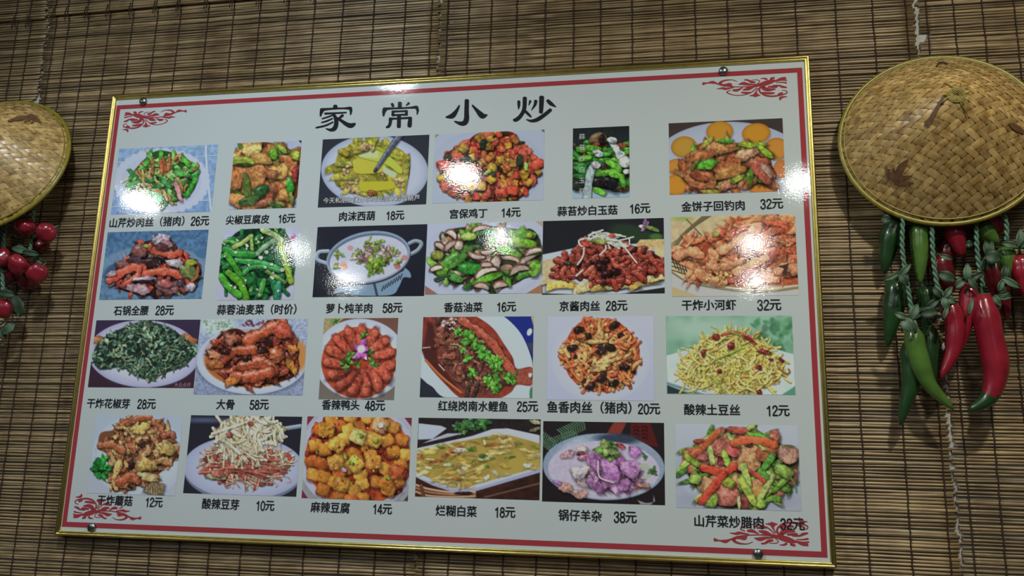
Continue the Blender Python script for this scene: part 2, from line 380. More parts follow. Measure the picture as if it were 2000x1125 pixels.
def white_mushroom(P):
    P.bg((32, 38, 42), (60, 80, 80), .2, 10)
    P.ell(430, 700, 300, 110, (160, 190, 215), 0, 4)
    pl = [(205, 290), (330, 220), (520, 260), (660, 250), (660, 480), (640, 600), (500, 560), (205, 540)]
    P.poly(pl, (30, 60, 35), 4)
    G = [(70, 165, 55), (95, 185, 60), (50, 135, 55), (125, 195, 60)]
    P.pile(pl, 75, [(5, P.chunk(G, (50, 95), (17, 24), 3, .3, (-.5, .6))), (1, P.chunk([(40, 38, 36), (60, 48, 40)], (30, 50), (22, 34), 2, .4)), (.5, P.chunk((190, 60, 45), (18, 28), (10, 14)))])
    P.pc(500, 580, 75, 65, .3, (30, 32, 34), 2.2, .5); P.pc(410, 570, 70, 45, 0, (38, 38, 40), 2.2, .3); P.pc(610, 620, 55, 28, 0, (95, 75, 50)); P.pc(250, 590, 60, 50, 0, (45, 55, 48))
    P.pc(410, 215, 80, 45, -.1, (110, 90, 60), 2, .3); P.pc(440, 210, 25, 38, .3, (55, 42, 36)); P.pc(395, 260, 30, 12, 0, (195, 60, 45)); P.pc(600, 265, 45, 18, 0, (180, 75, 50))
    for x, y, l, a in ((360, 290, 100, .1), (540, 430, 100, .5), (480, 490, 160, -.12), (560, 510, 90, .2), (300, 370, 80, -.2), (270, 300, 60, .1), (420, 640, 75, .4), (610, 560, 70, 1.4)): P.pc(x, y, l*.75, 24, a, (105, 190, 55), 3)
    W = (205, 215, 222)
    P.line([(520, 240), (560, 300), (585, 360)], 26, W, .2, .4); P.pc(525, 225, 42, 26, .2, W); P.pc(415, 335, 38, 28, .3, W); P.pc(385, 320, 22, 14, 0, W)
    P.pc(625, 400, 48, 50, 0, (200, 210, 212)); P.pc(640, 480, 28, 22, 0, (195, 205, 210)); P.line([(365, 450), (340, 520), (320, 690)], 32, (175, 198, 205), .15, .45); P.pc(390, 425, 40, 30, .3, W); P.line([(570, 370), (620, 340), (600, 320)], 8, W, 0, 0)
def golden_cake(P):
    P.bg((68, 58, 58)); P.ell(1480, 440, 640, 365, (180, 190, 216), 0, 2, (165, 176, 205), 6)
    for x, y, rx, ry, c in ((1108, 278, 105, 85, (195, 150, 55)), (1398, 152, 110, 82, (205, 145, 45)), (1695, 168, 115, 82, (208, 145, 40)), (1860, 295, 100, 90, (208, 140, 55)), (1050, 440, 90, 65, (210, 140, 60)), (1040, 590, 105, 85, (212, 145, 45)), (1760, 610, 125, 62, (212, 135, 50)), (1900, 460, 65, 75, (205, 125, 65))):
        P.ell(x+4, y+10, rx*1.02, ry*1.02, (90, 70, 60), 0, 8, al=.4); P.ell(x, y, rx, ry, c, -.1, 1.5, (175, 110, 35), 7)
    pl = [(1060, 500), (1180, 290), (1300, 240), (1500, 240), (1700, 300), (1800, 400), (1860, 540), (1640, 600), (1420, 640), (1250, 630), (1120, 560)]
    P.poly(pl, (130, 80, 40), 4, smooth=True)
    G = [(140, 180, 60), (165, 185, 75), (110, 170, 50)]
    P.pile(pl, 60, [(2, P.chunk(G, (50, 90), (18, 28), 2.4, .3)), (4, P.chunk([(190, 115, 70), (205, 140, 85), (180, 95, 60)], (70, 120), (28, 42), 2.6, .3))])
    for x, y, l, w, a, c in ((1400, 290, 140, 48, -.1, (198, 135, 80)), (1260, 345, 100, 45, -.15, (190, 110, 65)), (1620, 335, 100, 42, -.35, (215, 165, 125)), (1440, 430, 140, 42, -.2, (185, 100, 60)), (1480, 480, 130, 50, -.25, (205, 140, 75)), (1240, 540, 130, 75, .35, (195, 120, 75)), (1230, 520, 80, 30, .35, (170, 85, 55)), (1740, 470, 120, 65, .75, (190, 95, 75)), (1780, 470, 70, 22, .9, (220, 185, 165)), (1460, 590, 80, 35, -.3, (200, 130, 100))):
        P.pc(x, y, l, w, a, c, 2.8, spec=.3, lo=.6)
    for x, y, l, w, a, c in ((1290, 420, 90, 40, -.2, (95, 185, 55)), (1640, 530, 30, 65, .2, (100, 165, 50)), (1440, 230, 70, 20, 0, (100, 175, 50)), (1660, 260, 120, 22, .0, (165, 200, 55)), (1770, 320, 80, 24, .7, (145, 190, 55)), (1300, 240, 60, 20, -.8, (160, 175, 70)), (1540, 540, 65, 24, -.5, (150, 165, 60)), (1330, 645, 80, 20, 0, (185, 170, 70)), (1200, 420, 60, 16, -.9, (105, 125, 45))): P.pc(x, y, l, w, a, c, 2.3)
    P.line([(1640, 555), (1560, 640)], 5, (200, 80, 50), 0, 0)
def stone_pot(P):
    P.bg((72, 110, 152), (90, 125, 160), .35, 9)
    P.ell(580, 430, 500, 190, (120, 150, 180), 0, 10, al=.7); P.ell(560, 520, 455, 190, (60, 90, 125), 0, 6); P.ell(1030, 310, 70, 45, (70, 110, 150), 0, 3)
    P.ell(560, 660, 470, 70, (105, 140, 175), 0, 10, al=.6)
    pl = [(130, 540), (250, 430), (360, 300), (430, 220), (560, 180), (640, 130), (740, 190), (820, 300), (960, 380), (1020, 480), (960, 620), (800, 690), (500, 705), (250, 640)]
    P.poly(pl, (55, 32, 32), 4, smooth=True)
    P.pile(pl, 130, [(3, P.chunk([(120, 75, 70), (150, 105, 105), (95, 60, 58)], (45, 80), (22, 36), 2.2, .5)), (2, P.chunk([(198, 80, 60), (190, 70, 55)], (50, 90), (14, 22), 2.6, .4)), (1.3, P.chunk([(45, 30, 32), (60, 40, 42)], (40, 60), (20, 32))), (1, P.strand([(170, 165, 80), (195, 175, 110)], (60, 110), (7, 11)))])
    for p, w in (([(160, 560), (290, 480), (440, 420), (470, 450)], 42), ([(500, 500), (640, 475), (780, 500), (880, 580), (850, 640)], 40), ([(520, 260), (600, 290), (740, 325), (810, 300)], 34), ([(440, 440), (420, 520), (300, 600)], 26), ([(540, 240), (520, 270)], 22)): P.line(p, w*.9, (205, 85, 62), .3, .5, lo=.85)
    for x, y, l, w, a, c in ((640, 175, 85, 45, -.2, (190, 170, 185)), (690, 220, 60, 35, .3, (150, 110, 120)), (440, 280, 75, 65, -.2, (125, 78, 72)), (400, 370, 80, 28, .1, (75, 55, 65)), (560, 390, 85, 45, 0, (60, 36, 36)), (770, 400, 80, 38, .1, (190, 175, 185)), (650, 250, 60, 35, .2, (110, 60, 65)), (480, 550, 105, 26, -.1, (185, 165, 180)), (480, 570, 100, 14, 0, (50, 28, 38)), (430, 640, 110, 42, .2, (165, 130, 140)), (700, 620, 110, 62, .2, (170, 110, 110)), (690, 590, 60, 40, .2, (150, 80, 78)), (910, 625, 55, 38, -.3, (185, 165, 180)), (830, 580, 42, 42, 0, (70, 50, 60)), (180, 500, 50, 26, -.3, (180, 150, 160))): P.pc(x, y, l, w, a, c, 2.2, spec=.5)
    P.pc(920, 395, 55, 30, -.1, (165, 180, 55)); P.pc(900, 480, 90, 60, .4, (120, 140, 75), 2.2); P.line([(985, 440), (975, 520), (930, 570)], 12, (165, 85, 50), .2, .2); P.pc(500, 240, 26, 18, 0, (170, 180, 70))
def lettuce(P):
    P.bg((178, 182, 212), (176, 176, 204), .06, 20)
    pl = [(1200, 300), (1270, 190), (1400, 90), (1720, 80), (1830, 160), (1880, 330), (1860, 580), (1700, 690), (1560, 740), (1400, 735), (1260, 640), (1180, 480)]
    P.ell(1530, 480, 350, 270, (150, 130, 130), 0, 10, al=.6)
    P.poly(pl, (18, 48, 30), 4, smooth=True)
    G = [(40, 130, 50), (60, 155, 60), (28, 100, 50), (35, 115, 60), (90, 170, 70)]
    P.pile(pl, 130, [(2.5, P.strand(G, (120, 240), (10, 20), .3, .3)), (4, P.chunk([(25, 95, 50), (36, 118, 58), (20, 70, 42), (16, 50, 34)], (50, 100), (22, 44), 1.8, .5))])
    for p, w, c in (([(1350, 370), (1500, 390), (1640, 420), (1740, 465)], 30, (60, 160, 75)), ([(1240, 270), (1340, 310), (1500, 320)], 34, (50, 150, 55)), ([(1250, 320), (1340, 450), (1410, 590)], 28, (70, 165, 50)), ([(1590, 90), (1680, 130), (1760, 190)], 28, (165, 195, 120)), ([(1750, 230), (1800, 390), (1850, 570)], 30, (150, 190, 60)), ([(1270, 490), (1380, 590), (1430, 720)], 34, (95, 180, 40)), ([(1200, 520), (1270, 620), (1370, 700)], 32, (75, 170, 50)), ([(1690, 190), (1600, 250), (1540, 310)], 24, (130, 180, 130)), ([(1320, 250), (1400, 210), (1480, 150)], 22, (165, 190, 100)), ([(1410, 500), (1480, 440), (1620, 440), (1740, 470)], 20, (55, 140, 70)), ([(1630, 480), (1700, 520), (1790, 580)], 18, (110, 150, 70)), ([(1740, 590), (1720, 730)], 30, (35, 125, 95)), ([(1600, 560), (1560, 700)], 24, (70, 150, 60)), ([(1480, 150), (1490, 270)], 16, (135, 175, 80))): P.line(p, w, c, .3, .5)
    for i in range(26): x, y = P.inpoly(pl); P.pc(x, y, P.R(8, 16), P.R(8, 13), P.R(0, 3), (205, 215, 180), 3, .3, .4)
    for x, y in ((1570, 350), (1770, 462), (1620, 300)): P.pc(x, y, 20, 18, .3, (210, 215, 200), 3)
    P.leafy(1870, 165, 38, [(195, 80, 150), (215, 120, 180)], 9)
def lamb_pot(P):
    P.bg((38, 40, 54), (34, 36, 48))
    M = (140, 158, 180)
    P.line([(175, 300), (95, 310), (85, 370), (160, 400)], 16, M, .5, 0); P.line([(850, 235), (900, 215), (950, 235), (920, 290), (860, 325)], 16, M, .5, 0)
    P.poly([(210, 660), (260, 600), (420, 590), (560, 560), (790, 470), (800, 435), (850, 470), (860, 520), (800, 520), (760, 600), (690, 665), (400, 668), (300, 640)], (120, 150, 178), 2, smooth=True)
    for i in range(8): P.line([(620+i*22, 630-i*14), (635+i*22, 590-i*14)], 5, (50, 60, 75), 0, 0)
    P.line([(555, 560), (580, 665)], 10, (60, 72, 90), .2, 0)
    P.ell(515, 370, 350, 205, (60, 50, 58), -.18, 2); P.ell(508, 350, 352, 212, (135, 155, 180), -.18, 1.5); P.ell(508, 352, 335, 196, (95, 112, 138), -.18, 2); P.ell(512, 362, 328, 186, (186, 192, 216), -.18, 3)
    P.grain(.05, 6)
    G = [(135, 165, 70), (115, 150, 65), (160, 180, 90)]
    for x, y in ((260, 330), (230, 430), (760, 385), (590, 230), (520, 225)): P.leafy(x, y, 50, G, 6)
    for x, y, c in ((360, 275, (200, 130, 140)), (300, 410, (205, 115, 85)), (810, 355, (200, 110, 110)), (750, 430, (190, 90, 100)), (310, 430, (210, 120, 80))): P.ell(x, y, 26, 22, c, 0, 4, al=.8)
    pl = [(370, 350), (450, 265), (560, 250), (700, 270), (760, 310), (680, 400), (560, 420), (420, 400)]
    P.pile(pl, 110, [(3, P.chunk([(165, 135, 130), (185, 165, 155), (140, 105, 100)], (18, 34), (9, 15), 2.2, .3, sh=.35)), (2, P.chunk(G, (16, 30), (8, 14), 2, .2, sh=.35))])
    P.leafy(560, 430, 85, [(130, 170, 50), (110, 155, 45), (150, 185, 70)], 18); P.leafy(620, 410, 55, [(120, 160, 50)], 8)
def mushroom_greens(P):
    P.bg((178, 186, 212)); P.ell(1480, 370, 520, 330, (186, 194, 220), 0, 12, (170, 180, 206), 6)
    P.poly([(978, 585), (1090, 660), (978, 662)], (150, 105, 95)); P.poly([(1955, 570), (1955, 655), (1820, 652)], (165, 115, 80)); P.poly([(1890, 52), (1960, 52), (1957, 100)], (170, 160, 140))
    pl = [(1020, 450), (1060, 300), (1160, 140), (1300, 100), (1500, 90), (1880, 150), (1950, 280), (1940, 400), (1850, 500), (1640, 610), (1400, 600), (1180, 540), (1060, 500)]
    P.poly(pl, (60, 60, 45), 4, smooth=True)
    P.pile(pl, 95, [(3, P.chunk([(165, 125, 105), (185, 155, 140), (145, 100, 80)], (45, 80), (18, 30), 2.3, .25, bend=.5)), (3, P.chunk([(95, 165, 55), (70, 140, 50), (130, 180, 70), (45, 85, 45)], (50, 90), (22, 36), 2.3, .3))])
    for x, y, l, w, a, c in ((1790, 160, 115, 38, .1, (110, 190, 60)), (1780, 230, 130, 40, .15, (130, 185, 50)), (1680, 310, 110, 42, .4, (115, 190, 60)), (1230, 360, 170, 58, -.6, (95, 165, 70)), (1120, 460, 50, 50, .3, (110, 185, 55)), (1490, 525, 140, 32, -.3, (100, 180, 50)), (1360, 445, 110, 48, .05, (55, 145, 50)), (1890, 440, 50, 70, .4, (125, 190, 65)), (1390, 205, 100, 40, .0, (35, 70, 45)), (1490, 130, 60, 40, .3, (60, 150, 60)), (1340, 180, 70, 32, -.1, (160, 195, 90)), (1080, 335, 55, 38, 0, (155, 160, 70)), (1230, 520, 70, 34, .4, (70, 130, 55)), (1850, 165, 28, 26, 0, (170, 170, 60))): P.pc(x, y, l, w, a, c, 2.3, spec=.35)
    for x, y, l, w, a, b in ((1440, 110, 85, 22, -.2, .2), (1200, 155, 55, 30, .6, .3), (1100, 255, 50, 30, .6, .2), (1190, 250, 75, 26, -.6, .3), (1260, 250, 35, 55, .3, .2), (1400, 335, 85, 24, .3, -.3), (1500, 300, 70, 24, -.2, -.3), (1560, 400, 45, 85, .4, .3), (1480, 470, 110, 30, -.4, .3), (1690, 360, 85, 22, .2, .2), (1820, 370, 90, 26, -.6, .2), (1760, 450, 95, 32, -.3, .3), (1880, 300, 80, 26, -.3, .2), (1450, 590, 70, 28, .2, .3), (1600, 580, 65, 28, -.2, .2), (1490, 410, 50, 26, 0, .2), (1070, 440, 60, 26, -.3, .2)):
        P.pc(x, y, l, w, a, (120, 78, 62), 2.3, bend=b, spec=.2); P.pc(x+3, y+5, l*.86, w*.66, a, (208, 184, 172), 2.5, bend=b, spec=.1, sh=0, lo=.75)
    P.line([(1180, 505), (1120, 515), (1065, 535), (1085, 550), (1130, 530)], 12, (40, 75, 55), .3, .2)
def jing_pork(P):
    P.bg((36, 38, 44), (36, 38, 44)); P.ell(700, 210, 160, 60, (42, 62, 46), .2, 14); P.ell(890, 240, 50, 25, (70, 110, 60), 0, 8)
    P.leafy(800, 155, 52, [(205, 160, 215), (190, 130, 205), (220, 190, 225)], 14); P.pc(860, 180, 60, 16, .3, (120, 155, 70))
    P.poly([(37, 375), (300, 320), (760, 290), (955, 300), (957, 620), (560, 680), (37, 665)], (185, 196, 210), 2)
    P.poly([(560, 680), (957, 625), (957, 680)], (40, 42, 46), 2); P.poly([(740, 300), (770, 262), (950, 258), (950, 340), (760, 335)], (214, 190, 130), 2, col2=(190, 165, 110)); P.poly([(880, 330), (955, 340), (955, 430), (900, 400)], (205, 195, 150), 3)
    for i, (x, y) in enumerate(((90, 470), (110, 560), (180, 600), (380, 620), (520, 610), (640, 600), (800, 580), (900, 540))): P.pc(x, y, 120, 38, -.25+.1*(i % 3), (220, 195, 135) if i % 2 else (225, 180, 90), 2.6, bend=.2, spec=.2, lo=.7)
    P.poly([(37, 420), (250, 380), (200, 560), (37, 600)], (205, 190, 150), 4, col2=(190, 170, 125))
    pl = [(110, 560), (160, 430), (260, 380), (320, 300), (400, 270), (600, 280), (700, 320), (880, 370), (955, 430), (940, 480), (760, 560), (560, 600), (420, 570), (250, 540)]
    P.poly(pl, (70, 25, 22), 4, smooth=True)
    P.pile(pl, 230, [(5, P.strand([(165, 65, 50), (150, 52, 42), (180, 80, 60), (130, 45, 38)], (60, 110), (14, 20), .7, .4, sh=.5)), (1, P.chunk((60, 25, 25), (24, 40), (14, 22)))])
    for x, y in ((500, 420), (480, 470), (580, 510), (520, 520)): P.pc(x, y, 45, 28, P.R(-.5, .5), (48, 22, 24), spec=.4)
    for i in range(26): P.line([(P.R(360, 480), P.R(200, 270)), (P.R(430, 560), P.R(205, 270)), (P.R(520, 690), P.R(225, 330))], P.R(4, 7), (212, 220, 205), .1, .25)
    for p in ([(350, 255), (310, 270), (330, 310), (400, 290)], [(490, 190), (400, 225), (380, 260)], [(500, 270), (512, 330), (470, 375)], [(720, 242), (600, 270), (520, 260)], [(640, 300), (700, 380), (745, 435)], [(350, 320), (340, 390), (300, 450)], [(690, 260), (690, 300)], [(340, 490), (290, 535)]): P.line(p, 6, (215, 222, 212), .1, .2)
    P.pc(365, 295, 34, 20, .2, (200, 70, 55)); P.pc(560, 232, 24, 14, .2, (200, 75, 60)); P.pc(460, 275, 60, 22, .1, (150, 160, 80)); P.pc(230, 440, 30, 16, 0, (60, 60, 42))
def river_shrimp(P):
    P.bg((200, 182, 140), (196, 178, 136), .1, 14); P.ell(1090, 105, 70, 18, (150, 175, 90), 0, 10)
    for i in range(15):
        o = i*27; P.line([(1340-o*.2, 60), (1130-o*.35+40, 170+o*.3), (1000-o*.1, 300+o*.7)], 4, (140, 128, 96), 0, 0)
    P.line([(1120, 110), (1240, 240)], 5, (120, 108, 80), 0, 0)
    P.poly([(1005, 500), (1100, 580), (1300, 630), (1600, 660), (1965, 640), (1965, 690), (1010, 700)], (186, 186, 190), 3); P.poly([(1010, 615), (1220, 690), (1010, 692)], (190, 172, 130), 3)
    P.poly([(1100, 580), (1200, 500), (1965, 500), (1965, 600), (1500, 620)], (150, 90, 60), 8)
    for y in (0, 14): P.line([(1005, 490+y), (1150, 570+y), (1450, 625+y), (1700, 640+y), (1965, 605+y)], 7, (200, 190, 160) if y == 0 else (150, 142, 116), .3, .2)
    for i in range(9): P.line([(1005+i*22, 390+i*4), (1040+i*22, 480+i*13)], 4, (62, 56, 50), 0, 0)
    for i in range(4): P.line([(1005, 400+i*30), (1210, 450+i*34)], 4, (70, 62, 52), 0, 0)
    pl = [(1005, 370), (1060, 310), (1130, 240), (1330, 250), (1440, 110), (1690, 85), (1850, 110), (1935, 90), (1955, 600), (1600, 615), (1380, 600), (1220, 540), (1150, 480), (1200, 430), (1060, 400)]
    P.poly(pl, (190, 95, 60), 5, col2=(165, 70, 48), cell=10)
    O = [(222, 125, 82), (212, 105, 70), (228, 148, 100), (202, 92, 64), (218, 135, 88)]
    P.pile(pl, 210, [(3, P.chunk(O, (60, 130), (20, 34), 2.2, .2, (-1.0, .5), bend=.4, sh=.4, lo=.65)), (3, P.strand([(215, 110, 72), (228, 150, 105), (195, 85, 60)], (60, 130), (5, 9), .5, .1, sh=.3))])
    for p, w in (([(1550, 300), (1580, 230), (1660, 160)], 36), ([(1360, 350), (1450, 310), (1530, 240)], 30), ([(1060, 380), (1150, 350), (1230, 380)], 34), ([(1300, 460), (1330, 400), (1300, 350)], 30), ([(1500, 500), (1600, 450), (1720, 400)], 30), ([(1330, 470), (1420, 460), (1540, 420)], 26), ([(1800, 500), (1870, 470), (1950, 490)], 34), ([(1200, 500), (1280, 560), (1400, 580)], 34)): P.line(p, w, (228, 150, 104), .25, .35, lo=.7)
    for i in range(12): x, y = P.R(1270, 1460), P.R(510, 590); P.pc(x, y, 14, 10, P.R(0, 3), (220, 175, 100))
    P.poly([(1800, 465), (1885, 440), (1870, 520), (1830, 520), (1850, 480)], (66, 48, 46), 2); P.pc(1340, 225, 28, 18, 0, (165, 165, 75)); P.pc(1600, 345, 24, 12, 0, (90, 70, 40))
def pepper_sprout(P):
    P.bg((56, 44, 70), (58, 36, 50)); plate(P, 540, 360, 485, 292, .02, (180, 180, 210), (150, 152, 186))
    P.pc(150, 240, 60, 38, 0, (178, 105, 65), sh=.1); P.pc(925, 240, 75, 48, .5, (182, 112, 72), sh=.1)
    pl = [(90, 400), (130, 280), (240, 190), (420, 110), (560, 80), (760, 130), (880, 220), (1000, 320), (960, 400), (880, 470), (700, 540), (620, 590), (480, 560), (350, 480), (160, 500)]
    P.poly(pl, (36, 52, 42), 6, smooth=True)
    G = [(110, 140, 112), (88, 122, 96), (66, 98, 76), (140, 162, 124), (120, 152, 132)]
    P.pile(pl, 360, [(4, P.chunk(G, (18, 40), (9, 16), 2, .25, bend=.6)), (2, P.strand([(70, 100, 72), (130, 150, 110), (50, 76, 56)], (50, 100), (5, 8), .8)), (.7, P.chunk((34, 48, 40), (20, 36), (12, 20), sh=.3))])
    for i in range(30): x, y = P.inpoly([(120, 420), (300, 460), (640, 560), (900, 440), (960, 330), (700, 500)]); P.strand([(60, 86, 64)], (50, 90), (4, 7), .6)(x, y+20)
def big_bone(P):
    P.bg((150, 162, 192), (128, 140, 172), .3, 6); P.ell(1180, 120, 160, 80, (175, 195, 195), 0, 20)
    for i in range(50): P.pc(P.R(1060, 1300), P.R(65, 190), 14, 10, P.R(0, 3), [(190, 205, 200), (150, 180, 150)][i % 2], sh=.1)
    for i in range(24): P.pc(P.R(1390, 1640), P.R(75, 115), 18, 8, P.R(0, 3), [(150, 70, 70), (90, 60, 60)][i % 2], sh=.1)
    P.ell(1480, 460, 490, 262, (70, 76, 100), 0, 10, al=.5); P.ell(1475, 420, 480, 292, (188, 196, 220), 0, 2, (168, 178, 206), 6); P.ell(1475, 385, 425, 245, (160, 150, 160), 0, 8); P.ell(1480, 420, 415, 235, (175, 95, 45), 0, 6)
    P.ell(1890, 380, 60, 130, (190, 125, 65), 0, 12)
    pl = [(1110, 330), (1200, 190), (1340, 140), (1480, 200), (1620, 120), (1740, 65), (1840, 200), (1860, 320), (1880, 500), (1800, 580), (1500, 640), (1260, 610), (1240, 480), (1130, 420)]
    P.poly(pl, (70, 28, 20), 4, smooth=True)
    P.pile(pl, 170, [(4, P.chunk([(165, 70, 45), (145, 58, 40), (185, 85, 55), (115, 48, 36)], (35, 75), (20, 36), 2.1, .6)), (1, P.chunk((60, 26, 22), (24, 44), (14, 24)))])
    for p, w in (([(1440, 240), (1580, 170), (1740, 90)], 46), ([(1220, 420), (1300, 340), (1480, 330)], 44), ([(1400, 470), (1550, 440), (1650, 500)], 60), ([(1330, 560), (1460, 560), (1620, 520)], 50)): P.line(p, w, (180, 78, 48), .5, .5)
    P.pc(1740, 160, 85, 75, .3, (175, 72, 50), spec=.5); P.pc(1690, 370, 65, 62, .3, (165, 85, 55), spec=.7); P.pc(1290, 230, 62, 52, .2, (150, 90, 70), spec=.5); P.pc(1300, 600, 65, 34, -.2, (195, 110, 50), 3); P.pc(1820, 470, 75, 32, 1.0, (190, 125, 50), 3); P.pc(1830, 320, 45, 38, .3, (190, 105, 50)); P.pc(1150, 370, 62, 34, .3, (185, 120, 85)); P.pc(1160, 450, 75, 40, 0, (185, 105, 55))
    for x, y in ((1570, 330), (1430, 400), (1250, 340), (1610, 260)): P.pc(x, y, 50, 32, P.R(-.5, .5), (58, 28, 24), sh=.2)
def duck_head(P):
    P.bg((110, 72, 62), (112, 105, 98)); P.poly([(98, 60), (320, 60), (130, 210), (98, 260)], (165, 150, 105), 4, col2=(140, 130, 90)); P.leafy(235, 90, 45, [(110, 155, 75)], 7)
    P.ell(440, 410, 385, 335, (186, 194, 214), 0, 2, (170, 178, 202), 5); P.ell(428, 440, 310, 298, (170, 62, 40), 0, 3, (185, 78, 48), 4)
    for i in range(15):
        a = i/15*6.283+.15
        x, y = 440+200*math.cos(a), 420+195*math.sin(a)
        P.pc(x, y, 115, 50+8*math.sin(a), a, (190, 78, 58), 2.2, spec=.25, sh=.5, jit=.06)
        P.pc(440+270*math.cos(a), 420+255*math.sin(a), 34, 34, a, (196, 88, 66), 2, spec=.4, sh=.15, jit=.05)
        P.line([(440+90*math.cos(a+.2), 420+88*math.sin(a+.2)), (440+250*math.cos(a+.21), 420+240*math.sin(a+.21))], 5, (95, 30, 26), 0, 0)
    for i in range(40): a = P.R(0, 6.3); d = P.R(100, 290); P.ell(440+d*math.cos(a), 430+d*.95*math.sin(a), 4, 4, (90, 30, 24), 0, 1)
    for x, y, r in ((470, 215, 42), (355, 370, 45), (320, 440, 58), (410, 450, 42), (520, 360, 45), (540, 445, 52), (330, 480, 40)): P.leafy(x, y, r, [(85, 135, 50), (60, 105, 42), (105, 155, 60)], 9)
    for a, l in ((-1.2, 95), (-2.6, 70), (2.2, 90), (1.1, 80), (-.2, 60)): P.pc(450+l*.5*math.cos(a), 335+l*.55*math.sin(a), l*.55, 26, a, (178, 85, 170), 2, .2, .4)
    P.ell(450, 325, 34, 32, (215, 195, 225), 0, 5); P.ell(452, 345, 12, 14, (215, 190, 180), 0, 3); P.pc(392, 395, 20, 10, -.7, (195, 120, 190)); P.pc(487, 405, 16, 12, 1, (215, 190, 220))
def red_carp(P):
    P.bg((36, 40, 60), (36, 38, 50)); P.poly([(1600, 55), (1885, 55), (1885, 420), (1840, 330)], (32, 44, 128), 3); P.ell(1848, 185, 20, 32, (190, 196, 220), .4, 2); P.poly([(1820, 280), (1885, 270), (1885, 380)], (60, 66, 88), 3); P.poly([(1860, 55), (1885, 55), (1882, 140)], (180, 160, 130), 2)
    P.poly([(930, 400), (960, 330), (1150, 0), (1500, 0), (1640, 60), (1770, 190), (1850, 360), (1878, 500), (1872, 740), (1200, 740), (1040, 640), (940, 560)], (176, 190, 216), 2, smooth=True)
    P.poly([(940, 560), (1130, 735), (930, 735)], (44, 46, 58), 3); P.ell(1868, 700, 20, 60, (60, 120, 80), 0, 4)
    P.poly([(955, 340), (1000, 30), (1300, 20), (1430, 70), (1550, 160), (1640, 290), (1710, 400), (1740, 490), (1870, 480), (1870, 625), (1745, 625), (1690, 690), (1560, 745), (1300, 745), (1130, 600), (1000, 450)], (150, 62, 46), 3, smooth=True, col2=(128, 48, 38), cell=16)
    P.poly([(955, 340), (1000, 100), (1060, 120), (1090, 420), (1250, 640), (1300, 720), (1150, 610), (990, 420)], (60, 34, 34), 14, al=.8); P.line([(985, 420), (1120, 560), (1280, 690)], 10, (180, 95, 45), .4, 0)
    fish = [(1040, 70), (1280, 60), (1420, 160), (1560, 280), (1660, 430), (1700, 540), (1600, 680), (1420, 720), (1260, 640), (1150, 480), (1080, 300)]
    P.poly(fish, (120, 66, 54), 10, smooth=True, col2=(90, 48, 44), cell=9)
    P.pile(fish, 120, [(3, P.chunk([(130, 74, 60), (105, 60, 52), (150, 82, 62), (88, 50, 46)], (26, 60), (14, 26), 2.1, .4, sh=.35)), (1, P.strand([(160, 100, 80)], (50, 100), (5, 8), .5))])
    P.line([(1290, 90), (1420, 180), (1520, 260), (1640, 420), (1720, 540)], 34, (165, 75, 56), .35, .3, lo=.7)
    P.poly([(1720, 500), (1870, 485), (1870, 622), (1730, 615)], (160, 84, 66), 4, col2=(140, 66, 54)); P.pc(1855, 545, 16, 22, 0, (205, 190, 190))
    for i in range(22): P.pc(P.R(1110, 1240), P.R(75, 170), P.R(6, 18), P.R(4, 8), P.R(-.5, .5), (215, 200, 196), spec=0, sh=.1)
    P.line([(1095, 455), (1140, 505)], 5, (210, 190, 180), 0, 0); P.line([(960, 318), (1020, 312)], 5, (190, 150, 140), 0, 0)
    for x, y, a in ((1340, 660, 1.9), (1400, 660, 1.9)): P.pc(x, y, 80, 16, a, (70, 52, 48), 3)
    for x, y, r in ((1255, 190, 42), (1340, 240, 75), (1410, 300, 65), (1460, 350, 70), (1490, 400, 70), (1560, 440, 70), (1290, 345, 38), (1340, 410, 45), (1580, 490, 45), (1380, 520, 55), (1690, 560, 70), (1560, 590, 80), (1560, 650, 60), (1500, 570, 45)): P.leafy(x, y, r, [(85, 165, 55), (70, 145, 50), (110, 185, 65)], 12)
    P.line([(1200, 288), (1260, 295), (1330, 350)], 5, (170, 175, 110), 0, .1)
def fish_pork(P):
    P.bg((172, 178, 204), (164, 172, 200)); P.ell(475, 385, 380, 335, (178, 184, 210), 0, 3, (166, 174, 202), 10); P.ell(470, 385, 372, 327, (172, 180, 206), 0, 4, al=.5)
    pl = [(165, 405), (205, 280), (260, 170), (360, 95), (560, 90), (680, 170), (740, 250), (768, 330), (745, 480), (660, 590), (500, 640), (330, 600), (240, 520), (205, 450)]
    P.poly(pl, (190, 78, 38), 3, smooth=True, col2=(170, 62, 34))
    P.pile([(x*.93+33, y*.93+26) for x, y in pl], 330, [(3, P.strand([(212, 120, 66), (200, 98, 52), (188, 80, 48)], (60, 130), (9, 14), .5, .3, sh=.5)), (2.2, P.strand([(218, 165, 95), (205, 148, 85)], (60, 130), (10, 15), .4, .25, sh=.5)), (.8, P.chunk([(62, 38, 34), (78, 62, 40)], (22, 40), (14, 22)))])
    for x, y, l, a in ((440, 260, 120, -.03), (520, 380, 130, -.5), (560, 400, 110, -.3), (480, 440, 90, -.1), (460, 470, 80, -.2), (480, 200, 50, 1.3), (560, 280, 60, 1.3), (220, 340, 60, 1.0)): P.pc(x, y, l*.75, 16, a, (220, 172, 104), 3)
    for x, y in ((575, 135), (260, 305), (310, 170), (570, 570), (480, 540), (650, 450), (545, 300), (400, 590), (480, 330)): P.pc(x, y, 42, 26, P.R(-.6, .6), (48, 34, 34), spec=.3)
